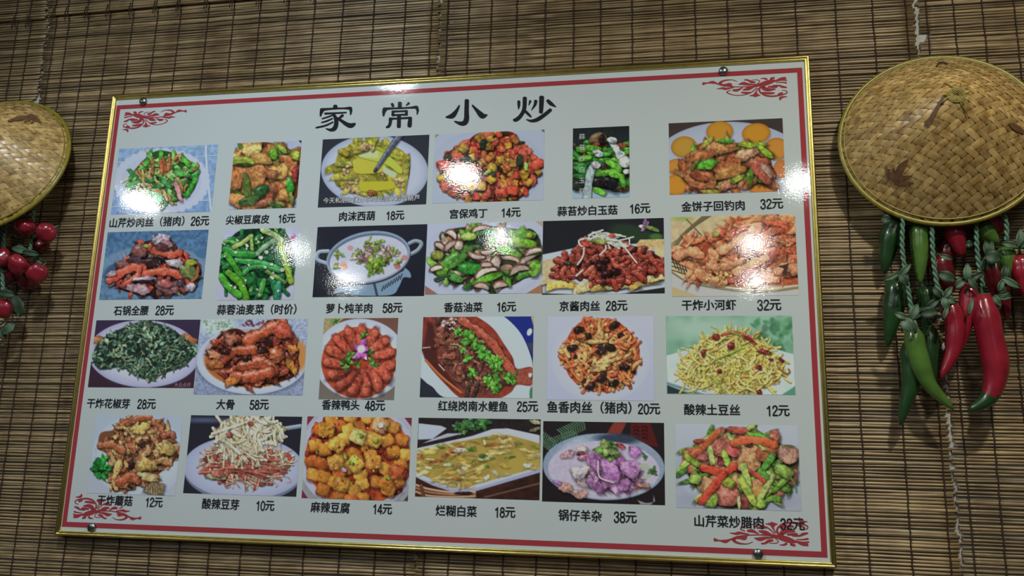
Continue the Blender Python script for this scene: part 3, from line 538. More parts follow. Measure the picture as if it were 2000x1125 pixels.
def potato_shreds(P):
    P.bg((125, 168, 148), (110, 160, 140), .2, 30); P.ell(1250, 160, 300, 70, (150, 182, 168), 0, 40)
    for i in range(90): P.ell(P.R(1600, 1920), P.R(90, 340), P.R(14, 34), P.R(10, 26), [(70, 130, 90), (95, 155, 115), (50, 100, 70)][i % 3], P.R(0, 3), 6, al=.6)
    P.poly([(965, 365), (1230, 290), (1740, 300), (1925, 355), (1938, 590), (1830, 660), (1240, 650), (973, 565)], (176, 192, 212), 3, col2=(186, 200, 218), cell=40); P.poly([(973, 585), (1130, 648), (973, 650)], (46, 54, 62), 2); P.line([(973, 568), (1240, 655)], 8, (120, 140, 175), .2, 0); P.poly([(1938, 590), (1938, 662), (1835, 660)], (80, 140, 120), 3)
    pl = [(1075, 480), (1080, 400), (1220, 270), (1340, 205), (1460, 175), (1600, 215), (1740, 300), (1830, 420), (1840, 510), (1740, 600), (1560, 645), (1350, 630), (1200, 590), (1100, 540)]
    P.poly(pl, (180, 160, 70), 5, smooth=True)
    P.pile(pl, 330, [(5, P.strand([(208, 192, 95), (195, 178, 80), (214, 205, 125), (190, 165, 75)], (90, 190), (6, 9), .6, .3, sh=.38)), (.5, P.strand([(165, 180, 70)], (90, 150), (6, 9), .3)), (.35, P.chunk((198, 130, 75), (26, 40), (14, 22), sh=.3))])
    for i in range(20): P.strand([(205, 192, 110)], (70, 130), (6, 8), .8)(P.R(1150, 1780), P.R(580, 635))
    P.line([(1390, 205), (1480, 190), (1580, 220), (1630, 275)], 12, (165, 75, 50), .3, .3)
    for x, y, l, w, a in ((1340, 222, 28, 24, .3), (1450, 290, 26, 30, .3), (1245, 345, 16, 32, .1), (1700, 335, 50, 18, .2), (1660, 452, 26, 18, .3), (1365, 480, 18, 16, 0), (1830, 395, 26, 12, .6), (1665, 640, 20, 20, .3), (1580, 235, 36, 14, .5), (1750, 392, 20, 10, .2)): P.pc(x, y, l, w, a, (125, 42, 40), 2.2, spec=.5)
    P.line([(1420, 150), (1460, 190), (1530, 210)], 5, (130, 160, 60), 0, .2); P.line([(1340, 390), (1440, 350), (1555, 300)], 8, (140, 170, 60), .2, .3); P.line([(1810, 460), (1870, 500), (1895, 490), (1885, 465)], 6, (150, 85, 60), .1, .2); P.line([(1380, 640), (1350, 560), (1300, 520)], 10, (165, 175, 80), .2, .3)
def fried_mushroom(P):
    P.bg((150, 162, 180), (152, 160, 176)); P.ell(560, 430, 390, 350, (166, 176, 196), 0, 3, (156, 166, 188), 6)
    pl = [(215, 370), (240, 240), (350, 210), (470, 130), (600, 88), (720, 150), (850, 240), (850, 310), (895, 400), (830, 500), (740, 560), (700, 640), (560, 680), (400, 725), (330, 690), (310, 440)]
    P.poly(pl, (110, 66, 40), 5, smooth=True)
    O = [(170, 105, 66), (150, 84, 52), (178, 130, 78), (160, 98, 62), (182, 145, 88)]
    P.pile(pl, 200, [(4, P.chunk(O, (34, 72), (16, 28), 2, .25, bend=.6)), (1, P.chunk((75, 44, 30), (24, 44), (16, 26), sh=.3)), (1.5, P.strand([(182, 145, 92), (165, 105, 66)], (70, 130), (11, 17), .7))])
    for p, w, c in (([(470, 150), (560, 110), (650, 105)], 26, (160, 86, 54)), ([(400, 480), (360, 600), (370, 700)], 26, (180, 140, 80)), ([(680, 150), (740, 190), (760, 240)], 18, (165, 95, 58)), ([(760, 260), (820, 240), (850, 270)], 22, (150, 80, 58)), ([(240, 340), (330, 330), (420, 380)], 28, (160, 92, 58)), ([(620, 290), (640, 380), (600, 420)], 22, (180, 135, 90)), ([(400, 640), (480, 600), (550, 640)], 34, (172, 86, 54)), ([(780, 490), (830, 500)], 16, (165, 100, 60)), ([(830, 400), (895, 400)], 14, (165, 105, 66))): P.line(p, w, c, .25, .5)
    P.pc(620, 500, 90, 55, 0, (184, 148, 78), 2.4); P.pc(800, 370, 60, 55, .3, (184, 150, 82), 2.4); P.pc(570, 200, 80, 42, -.3, (184, 146, 78), 2.2); P.pc(500, 500, 30, 50, .2, (62, 36, 28), sh=.2); P.pc(600, 320, 60, 28, -.3, (70, 42, 28), sh=.2)
    P.leafy(260, 450, 55, [(36, 140, 54)], 14); P.leafy(245, 530, 85, [(32, 132, 50), (44, 152, 60), (26, 112, 46)], 34); P.leafy(255, 590, 55, [(36, 140, 54)], 12)
    P.pc(690, 705, 78, 58, 0, (128, 108, 78), 2.2, .1, .2)
    for i in range(6): P.line([(640+i*18, 665), (630+i*22, 745)], 4, (100, 82, 60), 0, 0)
    P.pc(640, 600, 90, 34, .2, (170, 150, 100), 2.2, spec=.1, sh=.2)
def bean_sprouts(P):
    P.bg((34, 34, 44), (36, 36, 44)); P.ell(1100, 130, 200, 20, (70, 80, 110), 0, 14); P.line([(1740, 205), (1900, 180)], 18, (130, 140, 165), .4, 0)
    P.ell(1430, 545, 500, 270, (100, 108, 130), .02, 3); P.ell(1430, 525, 500, 262, (158, 164, 192), .02, 2, (140, 148, 180), 6)
    pl = [(1060, 470), (1200, 370), (1400, 340), (1700, 380), (1850, 460), (1800, 520), (1700, 570), (1620, 650), (1520, 670), (1360, 640), (1150, 590), (1080, 510)]
    P.poly(pl, (140, 105, 92), 8, smooth=True)
    P.pile(pl, 260, [(4, P.strand([(178, 148, 122), (165, 125, 105), (186, 170, 140)], (90, 180), (5, 8), .6, .2, sh=.35)), (1.2, P.strand([(160, 72, 60), (150, 62, 54)], (60, 150), (12, 18), .3, .2)), (.4, P.chunk((120, 50, 48), (24, 40), (14, 22)))])
    [P.strand([(160, 84, 68), (150, 72, 60)], (120, 240), (8, 13), .15, .2, (-.15, .25))(P.R(1160, 1700), P.R(490, 570)) for _ in range(22)]; P.pc(1200, 600, 85, 26, .1, (165, 165, 120), 2.2); P.pc(1215, 575, 55, 28, .1, (160, 84, 70), 2.2)
    for p in ([(1620, 600), (1780, 600), (1820, 635), (1790, 650)], [(1550, 640), (1700, 655), (1700, 685)], [(1360, 650), (1280, 670), (1290, 695), (1320, 680)]): P.line(p, 5, (160, 140, 125), .1, .3)
    P.ell(1480, 180, 240, 85, (150, 145, 130), .05, 4, (110, 110, 105), 8)
    pl2 = [(1165, 240), (1260, 160), (1400, 110), (1560, 105), (1700, 150), (1765, 270), (1680, 310), (1560, 340), (1400, 360), (1250, 300)]
    P.poly(pl2, (120, 108, 84), 4, smooth=True)
    P.pile(pl2, 150, [(5, P.strand([(202, 190, 158), (188, 172, 138), (212, 204, 178)], (90, 190), (10, 14), .4, .3, sh=.45)), (.4, P.strand([(165, 165, 90)], (60, 120), (14, 20), .3)), (.25, P.chunk((170, 92, 66), (22, 34), (18, 24)))])
    for i in range(40): P.strand([(200, 188, 156), (185, 170, 140)], (100, 190), (8, 12), .3, .3, (.3, 1.6), sh=.4)(P.R(1260, 1560), P.R(330, 470))
    for p in ([(1690, 160), (1740, 210), (1765, 275)], [(1610, 110), (1650, 150), (1710, 140)], [(1230, 290), (1310, 330), (1400, 410)], [(1170, 245), (1300, 200), (1420, 160)]): P.line(p, 13, (206, 198, 172), .3, .4)
    P.pc(1310, 250, 26, 24, 0, (160, 84, 66)); P.pc(1485, 155, 24, 22, 0, (165, 84, 62))
def mapo(P):
    P.bg((150, 152, 168), (130, 130, 138), .1, 20); P.poly([(80, 70), (140, 75), (80, 150)], (110, 40, 58)); P.poly([(850, 75), (920, 80), (915, 160)], (100, 40, 56)); P.poly([(36, 650), (90, 730), (36, 732)], (105, 36, 56)); P.poly([(850, 745), (890, 700), (890, 750)], (50, 54, 60))
    P.ell(485, 410, 470, 430, (158, 160, 184), 0, 3); P.ell(487, 400, 420, 395, (165, 62, 30), 0, 3, (178, 80, 36), 6)
    circ = [(487+400*math.cos(i/20*6.283), min(max(400+380*math.sin(i/20*6.283), 70), 750)) for i in range(20)]
    P.pile(circ, 60, [(1, P.chunk([(150, 48, 30), (135, 40, 30)], (40, 80), (30, 50), 2, .3, sh=.2))])
    pts = []
    for i in range(600):
        x, y = P.inpoly(circ)
        if all((x-a)**2+(y-b)**2 > 74**2 for a, b in pts): pts.append((x, y))
    pts.sort(key=lambda p: p[1])
    for x, y in pts:
        if 540 < x < 680 and y > 620 or 660 < x < 720 and 300 < y < 460: continue
        c = [(190, 120, 42), (182, 104, 40), (196, 136, 54), (186, 90, 38)][P.rng.integers(4)]
        a = P.R(-.5, .5); P.pc(x+4, y+8, 56, 50, a, (150, 66, 28), 4.5, spec=.1, sh=.4, lo=.7); P.pc(x, y, 50, 44, a, c, 5, spec=.2, sh=.1, lo=.75)
    for x, y, a, c in ((490, 235, .4, (196, 178, 100)), (615, 260, .5, (192, 142, 52)), (465, 455, .8, (196, 152, 60)), (310, 440, -.2, (190, 130, 56)), (610, 435, .05, (192, 122, 48)), (705, 600, .6, (190, 110, 40)), (350, 610, .2, (192, 130, 50)), (320, 300, .5, (192, 134, 52)), (795, 515, -.1, (178, 84, 44)), (665, 145, .4, (182, 130, 90)), (235, 180, .1, (192, 124, 42))): P.pc(x, y, 62, 58, a, c, 5, spec=.2, sh=.4, lo=.75)
    for i in range(60): x, y = P.inpoly(circ); P.pc(x, y, P.R(6, 13), P.R(5, 10), P.R(0, 3), [(110, 130, 40), (120, 50, 28), (70, 50, 36), (205, 160, 70)][i % 4], sh=.2)
    for x, y in ((515, 228), (625, 275), (435, 445), (725, 568), (385, 400)): P.pc(x, y, 18, 15, .3, (105, 150, 45))
    P.pc(375, 500, 26, 18, .2, (190, 150, 160), spec=.5); P.pc(665, 145, 28, 22, .2, (205, 190, 165))
def cabbage_soup(P):
    P.bg((34, 32, 34), (60, 32, 26), .3, 8)
    for x, y, r in ((1340, 150, 80), (1420, 140, 70), (1270, 150, 40), (1500, 130, 60)): P.leafy(x, y, r, [(60, 110, 52), (44, 84, 44), (76, 130, 64)], 14)
    P.poly([(970, 130), (1150, 150), (1195, 170), (1080, 255), (965, 260)], (158, 166, 186), 2); P.poly([(1080, 255), (1200, 210), (1330, 210), (1000, 290)], (150, 156, 176), 2); P.pc(1900, 120, 45, 18, .2, (150, 140, 110), spec=.5); P.pc(1900, 180, 50, 16, -.3, (90, 84, 62))
    P.poly([(945, 600), (1240, 690), (1560, 680), (1935, 520), (1935, 745), (945, 715)], (58, 32, 26), 3, col2=(40, 26, 24), cell=20)
    for i, y in enumerate((0, 26, 54)): P.line([(950, 622+y), (1050, 655+y), (1240, 682+y*.7), (1420, 680+y*.6)], 10, [(178, 130, 92), (120, 76, 48), (165, 118, 84)][i], .5, 0)
    P.pc(1330, 685, 70, 14, 0, (50, 26, 22)); P.line([(990, 630), (1010, 712)], 14, (96, 60, 40), .4, 0); P.line([(1500, 720), (1935, 610)], 8, (86, 54, 44), .2, 0)
    P.poly([(950, 330), (1400, 230), (1560, 175), (1680, 170), (1935, 225), (1938, 520), (1420, 670), (1240, 675), (1080, 620), (945, 555)], (164, 172, 200), 2, smooth=False); P.poly([(950, 560), (1240, 655), (1420, 650), (1938, 490), (1938, 520), (1420, 672), (1240, 677), (1080, 625)], (140, 146, 176), 3)
    soup = [(952, 345), (1400, 255), (1590, 218), (1690, 222), (1938, 290), (1938, 478), (1350, 638), (1200, 632), (952, 520)]
    P.poly(soup, (158, 138, 62), 4, col2=(146, 122, 52), cell=24)
    P.pile(soup, 110, [(4, P.chunk([(172, 152, 82), (150, 124, 52), (180, 164, 104), (160, 132, 66)], (30, 75), (9, 18), 2, .15, (-.4, .3), sh=.15, lo=.8)), (.8, P.chunk([(104, 124, 44), (84, 112, 44)], (18, 40), (7, 12), 2, .1, (-.4, .3), sh=.1)), (.5, P.chunk((176, 170, 140), (24, 44), (10, 18), 2, .2, sh=.1))])
    for x, y, l, w, c in ((1245, 352, 36, 14, (160, 60, 44)), (1185, 385, 34, 14, (164, 84, 60)), (1110, 430, 55, 12, (160, 84, 48)), (1300, 318, 26, 10, (160, 84, 60)), (985, 395, 36, 16, (164, 92, 52)), (1300, 345, 55, 20, (176, 168, 150)), (1200, 460, 40, 14, (170, 170, 140)), (1390, 330, 34, 14, (90, 124, 44)), (1500, 400, 60, 30, (166, 176, 110)), (1480, 390, 34, 18, (76, 90, 48)), (1700, 400, 44, 10, (86, 114, 44)), (1560, 300, 80, 12, (130, 84, 40)), (1650, 320, 110, 14, (176, 150, 92)), (1600, 370, 80, 12, (182, 164, 92)), (1840, 465, 40, 22, (176, 176, 160)), (1250, 575, 70, 12, (150, 96, 44))): P.pc(x, y, l, w, -.1, c, 2, spec=.2, sh=.2, lo=.7)
def lamb_offal(P):
    P.bg((34, 28, 30), (32, 26, 30)); P.poly([(540, 72), (630, 74), (590, 160), (490, 155)], (118, 48, 40), 4); P.poly([(660, 80), (800, 80), (860, 250), (660, 200)], (78, 26, 26), 4)
    for i in range(4):
        for x in (700, 760): P.line([(x-20, 110+i*26), (x, 98+i*26), (x+20, 112+i*26)], 5, (48, 18, 20), 0, 0)
    for x0, y0, a in ((330, 80, 2.6), (120, 250, 3.9), (280, 160, 2.7)):
        for i in range(11):
            x, y = x0+i*18*math.cos(a)*1., y0+i*14*math.sin(a)
            for s in (-1, 1): P.line([(x, y), (x+44*math.cos(a+s*1.2), y+44*math.sin(a+s*1.2))], 5, (70, 100, 78), .1, 0)
    P.ell(475, 400, 432, 238, (30, 26, 30), .04, 3); P.ell(470, 388, 432, 236, (120, 136, 160), .04, 2); P.ell(570, 190, 150, 36, (48, 58, 78), .05, 12); P.ell(250, 240, 120, 40, (160, 175, 196), -.5, 16, al=.6); P.ell(470, 410, 396, 205, (166, 160, 186), .04, 4)
    P.grain(.08, 8)
    for x, y, l, w, a, c in ((320, 275, 45, 36, .2, (186, 162, 170)), (310, 295, 34, 18, 0, (110, 52, 60)), (215, 300, 55, 26, -.3, (166, 120, 134)), (340, 320, 60, 20, -.2, (160, 100, 124)), (690, 280, 48, 40, .3, (150, 100, 165)), (590, 240, 38, 18, .5, (150, 62, 66)), (430, 300, 60, 40, -.5, (164, 116, 112)), (200, 535, 55, 36, .3, (164, 122, 112)), (300, 580, 55, 34, .1, (170, 130, 124)), (720, 520, 80, 26, .2, (160, 90, 92)), (740, 510, 60, 20, .2, (186, 150, 136)), (140, 500, 36, 16, .4, (130, 96, 150)), (350, 410, 80, 50, -.5, (180, 166, 172)), (330, 470, 70, 55, .4, (176, 156, 150)), (360, 430, 50, 18, -.8, (98, 66, 72)), (290, 430, 60, 50, .2, (172, 164, 180))): P.pc(x, y, l, w, a, c, 2.1, spec=.4, sh=.3)
    pl = [(380, 340), (520, 340), (640, 320), (730, 400), (720, 500), (600, 540), (420, 540), (380, 430)]
    P.pile(pl, 40, [(1, P.chunk([(150, 100, 152), (140, 88, 142), (165, 120, 165)], (50, 90), (30, 50), 2.2, .25, sh=.35, lo=.65))])
    P.pc(500, 420, 92, 68, .6, (150, 98, 160), 2.3, spec=.2, sh=.5, lo=.8); P.pc(660, 400, 75, 62, .3, (155, 108, 162), 2.2, spec=.25); P.pc(420, 380, 32, 60, -.4, (145, 92, 150)); P.line([(430, 350), (440, 460), (540, 500)], 5, (200, 176, 200), 0, .1)
    P.leafy(500, 270, 90, [(96, 138, 60), (76, 116, 52), (130, 160, 90)], 26); P.leafy(820, 420, 42, [(76, 124, 66)], 9); P.leafy(765, 310, 32, [(70, 112, 66)], 6)
    for x, y in ((770, 400), (770, 460), (750, 380)): P.ell(x, y, 36, 14, (150, 160, 144), -.2, 3)
    P.poly([(730, 655), (710, 625), (770, 645), (820, 640), (825, 590), (835, 630), (800, 660)], (120, 120, 132), 3)
def celery_bacon(P):
    P.bg((156, 164, 180), (140, 148, 166)); P.ell(1420, 430, 450, 280, (160, 168, 184), 0, 14, (138, 146, 166), 6); P.ell(1440, 620, 380, 60, (122, 130, 154), 0, 24, al=.6)
    pl = [(1040, 300), (1180, 180), (1300, 120), (1520, 115), (1660, 190), (1840, 300), (1830, 470), (1680, 600), (1550, 680), (1250, 660), (1160, 560), (1080, 480)]
    P.poly(pl, (76, 66, 36), 5, smooth=True)
    G = [(128, 160, 66), (104, 148, 54), (150, 172, 88), (84, 130, 52)]
    P.pile(pl, 100, [(4, P.chunk(G, (70, 120), (16, 26), 3.2, .3)), (2.4, P.chunk([(164, 92, 72), (176, 116, 84), (150, 72, 66)], (45, 80), (34, 50), 2.6, .3))])
    for x, y, l, w, a, c in ((1300, 250, 75, 60, .4, (158, 88, 76)), (1150, 300, 60, 42, .3, (162, 84, 84)), (1350, 600, 90, 68, -.1, (160, 88, 76)), (1200, 520, 75, 55, .5, (176, 128, 92)), (1500, 330, 85, 100, .2, (182, 130, 88)), (1780, 300, 75, 60, .3, (176, 132, 112)), (1420, 130, 80, 26, .1, (164, 78, 62)), (1390, 275, 48, 40, .3, (162, 72, 68)), (1540, 560, 75, 50, .3, (166, 122, 66)), (1620, 290, 70, 60, .2, (172, 96, 62))): P.pc(x, y, l, w, a, c, 2.8, spec=.3, lo=.65)
    for x, y, l, w, a, c in ((1230, 300, 100, 20, 1.35, (150, 170, 96)), (1480, 450, 120, 26, 1.3, (146, 170, 84)), (1340, 330, 80, 22, 1.2, (130, 165, 66)), (1490, 560, 160, 26, 1.05, (158, 178, 72)), (1620, 540, 150, 22, -1.05, (160, 178, 92)), (1570, 170, 120, 18, .2, (84, 146, 52)), (1560, 215, 110, 12, .75, (140, 170, 84)), (1640, 350, 90, 26, -.95, (74, 138, 52)), (1740, 500, 130, 20, -.75, (110, 158, 54)), (1100, 340, 90, 24, .6, (134, 160, 60)), (1020, 430, 60, 18, -.6, (76, 128, 52)), (1390, 200, 90, 16, .85, (150, 178, 104)), (1230, 620, 60, 55, .3, (134, 160, 66)), (1600, 440, 60, 26, .7, (84, 144, 54)), (1750, 420, 90, 40, .5, (116, 150, 66)), (1120, 470, 50, 40, .3, (124, 156, 66)), (1350, 490, 70, 36, .7, (152, 166, 60)), (1430, 640, 60, 12, 1.5, (170, 176, 120)), (1590, 650, 40, 34, .2, (130, 160, 60))): P.pc(x, y, l*.8, w, a, c, 3.4)
    Rd = (184, 62, 44)
    P.line([(1180, 395), (1270, 420), (1330, 430), (1390, 385)], 27, Rd, .08, .5, lo=.92); P.line([(1320, 440), (1240, 540), (1165, 630)], 27, Rd, .08, .5, lo=.92); P.line([(1400, 220), (1470, 195), (1600, 205), (1680, 230)], 28, (182, 78, 46), .1, .4, lo=.9); P.line([(1110, 300), (1190, 230), (1275, 145)], 24, (184, 92, 52), .1, .4, lo=.9); P.line([(1510, 420), (1560, 450), (1610, 490)], 16, (164, 66, 52), .2, .3); P.pc(1140, 205, 36, 14, 0, (160, 66, 44)); P.pc(1500, 240, 32, 14, .2, (66, 40, 28), sh=.2); P.line([(1800, 470), (1830, 520), (1840, 570)], 6, (76, 120, 60), .1, .2)
CROP = {'A': (200, 250, 4.878), 'B': (610, 240, 4.348), 'C': (1070, 220, 4.1667), 'D': (180, 430, 4.762), 'E': (600, 420, 4.2553), 'F': (1050, 400, 3.846),
        'G': (160, 610, 4.4444), 'H': (600, 605, 4.2553), 'I': (1050, 600, 3.846), 'J': (140, 790, 4.2553), 'K': (580, 795, 4.0816), 'L': (1050, 805, 3.6364)}
# name, painter, crop, corners (TL TR BR BL), caption, caption x0 x1 y, price, price x0 x1 y, print description
DISH = [
 (celery_pork, 'A', ((233.4, 290.6), (428.2, 282.4), (411, 414), (216.8, 418.5)), '山芹炒肉丝（猪肉）', 215, 360, 433.5, '26元', 373, 408.7, 431.5, 'green celery with pork shreds on a scalloped plate over blue tiles'),
 (tofu_skin, 'A', ((457.3, 279.7), (588.9, 275), (579, 406.8), (447.4, 408.3)), '尖椒豆腐皮', 442, 526, 428.8, '16元', 543, 576.8, 426.7, 'tan tofu skin fried with green peppers'),
 (minced_zucchini, 'B', ((630, 272.7), (838.4, 263), (832.6, 398.7), (621.5, 405.6)), '肉沫西葫', 663, 732.4, 422, '18元', 753.7, 789.4, 420.5, 'yellow zucchini slices with chopsticks and a white subtitle'),
 (kungpao, 'B', ((849.2, 262.3), (1062.6, 253.8), (1061.9, 390.6), (845, 397.5)), '宫保鸡丁', 879, 951.5, 417, '14元', 978.4, 1016.6, 414.8, 'red diced chicken with peanuts in a white bowl'),
 (white_mushroom, 'C', ((1119, 251.2), (1229, 246), (1229.6, 385), (1118, 388)), '蒜苔炒白玉菇', 1089, 1205.6, 411.3, '16元', 1229, 1269.7, 407, 'narrow picture of green garlic stems with white mushrooms'),
 (golden_cake, 'C', ((1306, 242), (1527.7, 230), (1535, 372.9), (1308.3, 381.3)), '金饼子回钓肉', 1331, 1454, 402.4, '32元', 1484.5, 1529, 398, 'sliced pork ringed by round golden corn cakes'),
 (stone_pot, 'D', ((210.9, 453), (406.4, 449.3), (395, 583.7), (193.6, 585.4)), '石锅全腰', 223, 290, 606.4, '28元', 304, 339.6, 606, 'kidney with red pepper strips in a blue stone dish'),
 (lettuce, 'D', ((435, 448), (583, 445), (572.7, 585.8), (424.2, 586.4)), '蒜蓉油麦菜（时价）', 424.6, 579, 604.3, None, 0, 0, 0, 'dark green leaf lettuce stalks with garlic bits'),
 (lamb_pot, 'E', ((620.4, 443.5), (834.3, 438), (828.7, 577.5), (610.6, 581)), '萝卜炖羊肉', 637.6, 727, 602, '58元', 747.6, 785.7, 601, 'milky lamb soup in a steel pot with two loop handles'),
 (mushroom_greens, 'E', ((835, 438), (1060, 432.2), (1058.7, 572.8), (829.8, 575)), '香菇油菜', 867.4, 942, 600, '16元', 969.7, 1007.8, 599, 'brown mushroom slices with bright green bok choy'),
 (jing_pork, 'F', ((1059.9, 432.5), (1295.7, 425.2), (1298.8, 575.5), (1059.6, 573)), '京酱肉丝', 1093, 1171.4, 597.6, '28元', 1183, 1225, 596.8, 'brown sauced pork shreds topped with white scallion threads'),
 (river_shrimp, 'F', ((1310, 424.7), (1551.8, 417), (1560.4, 576.8), (1312.6, 579.4)), '干炸小河虾', 1332, 1437.4, 595.5, '32元', 1478.5, 1525.3, 595.5, 'orange fried river shrimp in a wire basket'),
 (pepper_sprout, 'G', ((187.7, 625.3), (392.9, 624.6), (377, 757.8), (172.8, 756.3)), '干炸花椒芽', 170.6, 254, 787.8, '28元', 268.5, 304.5, 788.9, 'grey green fried sprouts on a wavy white plate'),
 (big_bone, 'G', ((392.9, 624), (601.7, 622.8), (591.6, 771.6), (377.8, 770.9)), '大骨', 423.3, 458, 789.6, '58元', 488, 525, 790, 'braised red brown meat bones in a white bowl'),
 (duck_head, 'H', ((632.9, 622), (777.9, 621), (769.7, 780.8), (623, 780)), '香辣鸭头', 629.4, 702, 790.6, '48元', 713, 752, 791.8, 'ring of red duck heads around a purple orchid'),
 (red_carp, 'H', ((827.2, 619), (1041.8, 618.4), (1040, 777.7), (819.7, 775.8)), '红绕岗南水鲤鱼', 856, 992, 793, '25元', 1009.4, 1050.7, 793.7, 'whole braised carp with coriander on an oval plate'),
 (fish_pork, 'I', ((1069.5, 618), (1276, 617.7), (1278.8, 783), (1068, 780.7)), '鱼香肉丝（猪肉）', 1069, 1233, 795.5, '20元', 1245.5, 1289, 798.4, 'round heap of orange pork shreds on a pale plate'),
 (potato_shreds, 'I', ((1300, 617.7), (1546, 616), (1554, 771.6), (1303, 769)), '酸辣土豆丝', 1336.5, 1445, 800, '12元', 1496, 1541.4, 802, 'yellow potato shreds with dried chilli before a green backdrop'),
 (fried_mushroom, 'J', ((187.7, 810), (356.2, 812), (343.3, 966.3), (170.6, 965)), '干炸蘑菇', 191, 259, 977.3, '12元', 283.8, 318, 980.8, 'golden fried mushrooms beside a bright green herb sprig'),
 (bean_sprouts, 'J', ((373, 811.9), (590.7, 813), (578.3, 969), (358, 963.9)), '酸辣豆芽', 395.4, 467.4, 984.3, '10元', 499.6, 536, 987.4, 'pale bean sprouts lifted over a white plate'),
 (mapo, 'K', ((600.8, 814), (804.2, 815.3), (796.8, 978.3), (589, 973.4)), '麻辣豆腐', 607.4, 683, 991, '14元', 727.5, 765.7, 994, 'orange tofu cubes in red chilli sauce'),
 (cabbage_soup, 'K', ((817.7, 816.3), (1055.8, 818.8), (1054, 976.8), (810.8, 969.7)), '烂糊白菜', 851.5, 931, 997.9, '18元', 965.4, 1006.3, 1000.3, 'yellow cabbage soup in an angular white tureen'),
 (lamb_offal, 'L', ((1061, 822), (1295.6, 826.5), (1300.2, 987), (1059, 978.8)), '锅仔羊杂', 1091, 1175, 1006.6, '38元', 1198.5, 1243.3, 1009.9, 'purple sliced lamb offal in a wide steel pan'),
 (celery_bacon, 'L', ((1318.7, 828.4), (1559.6, 830.3), (1563.7, 997.5), (1320.9, 992)), '山芹菜炒腊肉', 1356.6, 1490.8, 1019, '32元', 1523.5, 1571, 1023.6, 'celery sticks with cured pork and red pepper strips'),
]
ROUGH = dict(celery_pork=0.4, tofu_skin=0.45, minced_zucchini=0.45, kungpao=0.3, white_mushroom=0.25, golden_cake=0.6, stone_pot=0.6, lettuce=0.3, lamb_pot=0.6, mushroom_greens=0.3, jing_pork=0.5, river_shrimp=0.9, pepper_sprout=0.9, big_bone=0.9, duck_head=0.35, red_carp=0.8, fish_pork=0.5, potato_shreds=0.35, fried_mushroom=0.95, bean_sprouts=0.3, mapo=0.3, cabbage_soup=0.6, lamb_offal=0.6, celery_bacon=0.35)
# ------------------------------------------------------------------ the room
M_plaster = material('white_plaster', L3(200, 200, 196), .9, c2=L3(184, 184, 180), scale=9, bump=.1)
M_ceil = material('ceiling_paint', L3(205, 205, 200), .9, c2=L3(196, 196, 190), scale=5)
M_floor = material('floor_tile', L3(120, 100, 84), .5, c2=L3(100, 84, 70), scale=3)
def slab(name, a, b, mt): q = MB(); q.box(a, b); return tag(q.build(name, mt, smooth=False), kind='structure')
slab('wall_back', (-2.7, .0205, 0), (2.7, .14, CEIL), M_plaster)
slab('ceiling', (-2.7, -5.6, CEIL), (2.7, .14, CEIL+.1), M_ceil)
slab('floor', (-2.7, -5.6, -.1), (2.7, .14, 0), M_floor)
# ------------------------------------------------------------------ reed blinds
M_reed = material('dry_reed', L3(170, 149, 112), .38, spec=.6, c2=L3(108, 87, 60), scale=7, stretch=(3.0, 40, 40), objrand=.33)
M_cord = material('dark_blind_cord', L3(58, 40, 26), .8, c2=L3(40, 28, 18), scale=300)
PITCH = .0061
def reed_meshes(n=10):
    out = []
    for k in range(n):
        r = random.Random(50+k); N = 34; P = []; R = []; ph = [r.uniform(0, 6.3) for _ in range(4)]; am = [r.uniform(.0002, .0006), r.uniform(.0001, .0004)]
        rad = r.uniform(.0022, .0030)
        for i in range(N+1):
            x = -.5+i/N
            P.append((x, .0004*math.sin(9*x+ph[2]), am[0]*math.sin(7*x+ph[0])+am[1]*math.sin(23*x+ph[1]))); R.append(rad*(1+.16*math.sin(11*x+ph[3])+.08*math.sin(37*x+ph[0])))
        b = MB(); b.tube(P, R, 6)
        me = bpy.data.meshes.new('reed'); me.from_pydata([tuple(map(float, v)) for v in b.V], [], b.F); me.shade_smooth(); me.materials.append(M_reed); out.append(me)
    return out
REED = reed_meshes()
def blind(x0, x1, z0, z1, y, cords, label, seed, gaps=(), slope=0., tails=False):
    r = random.Random(seed); root = empty('reed_blind', ((x0+x1)/2, y, z0), label, 'blind', 'reed blinds covering the wall')
    xc = (x0+x1)/2; n = int((z1-z0)/PITCH)
    for i in range(n):
        o = bpy.data.objects.new('reed', REED[r.randrange(len(REED))]); link(o, root)
        a = x0+r.uniform(-.0035, .0035); b = x1+r.uniform(-.0035, .0035); z = z0+(i+.5)*PITCH
        for ga, gb, side, cut in gaps:
            if ga < z < gb:
                if side < 0: a += cut*r.uniform(.6, 1.2)
                else: b -= cut*r.uniform(.6, 1.2)
        o.location = ((a+b)/2-xc, r.uniform(-.0006, .0006), z-z0+r.uniform(-.0009, .0009))
        o.scale = (b-a, 1, r.uniform(.78, 1.28)); o.rotation_euler = (0, slope+r.uniform(-.0012, .0012)+(math.pi if r.random() < .5 else 0), 0)
    for c in cords:
        P = []; z = z1
        while z > z0-(.016 if tails else 0):
            P.append((c+r.uniform(-.0008, .0008), y-.0036+r.uniform(-.0005, .0005), z)); z -= PITCH*1.0
        b = MB(); b.tube(P, [.00105+.0005*(i % 2) for i in range(len(P))], 5); b.build('cord', M_cord, root)
        if tails:
            b = MB(); b.tube([(c-.004, y-.004, z0+.012), (c-.0065, y-.0045, z0-.004), (c-.006, y-.004, z0-.02)], .0011, 5); b.build('cord_tail', M_cord, root)
CA = [-1.85, -1.78, -1.71, -1.64, -1.57, -1.50, -1.43, -1.36, -1.29, -1.22, -1.155, -1.095, -1.04, -1.003]
CB = [-.936, -.902, -.851, -.795, -.736, -.674, -.616, -.547, -.484, -.420, -.353, -.290, -.223, -.151, -.080, -.020]
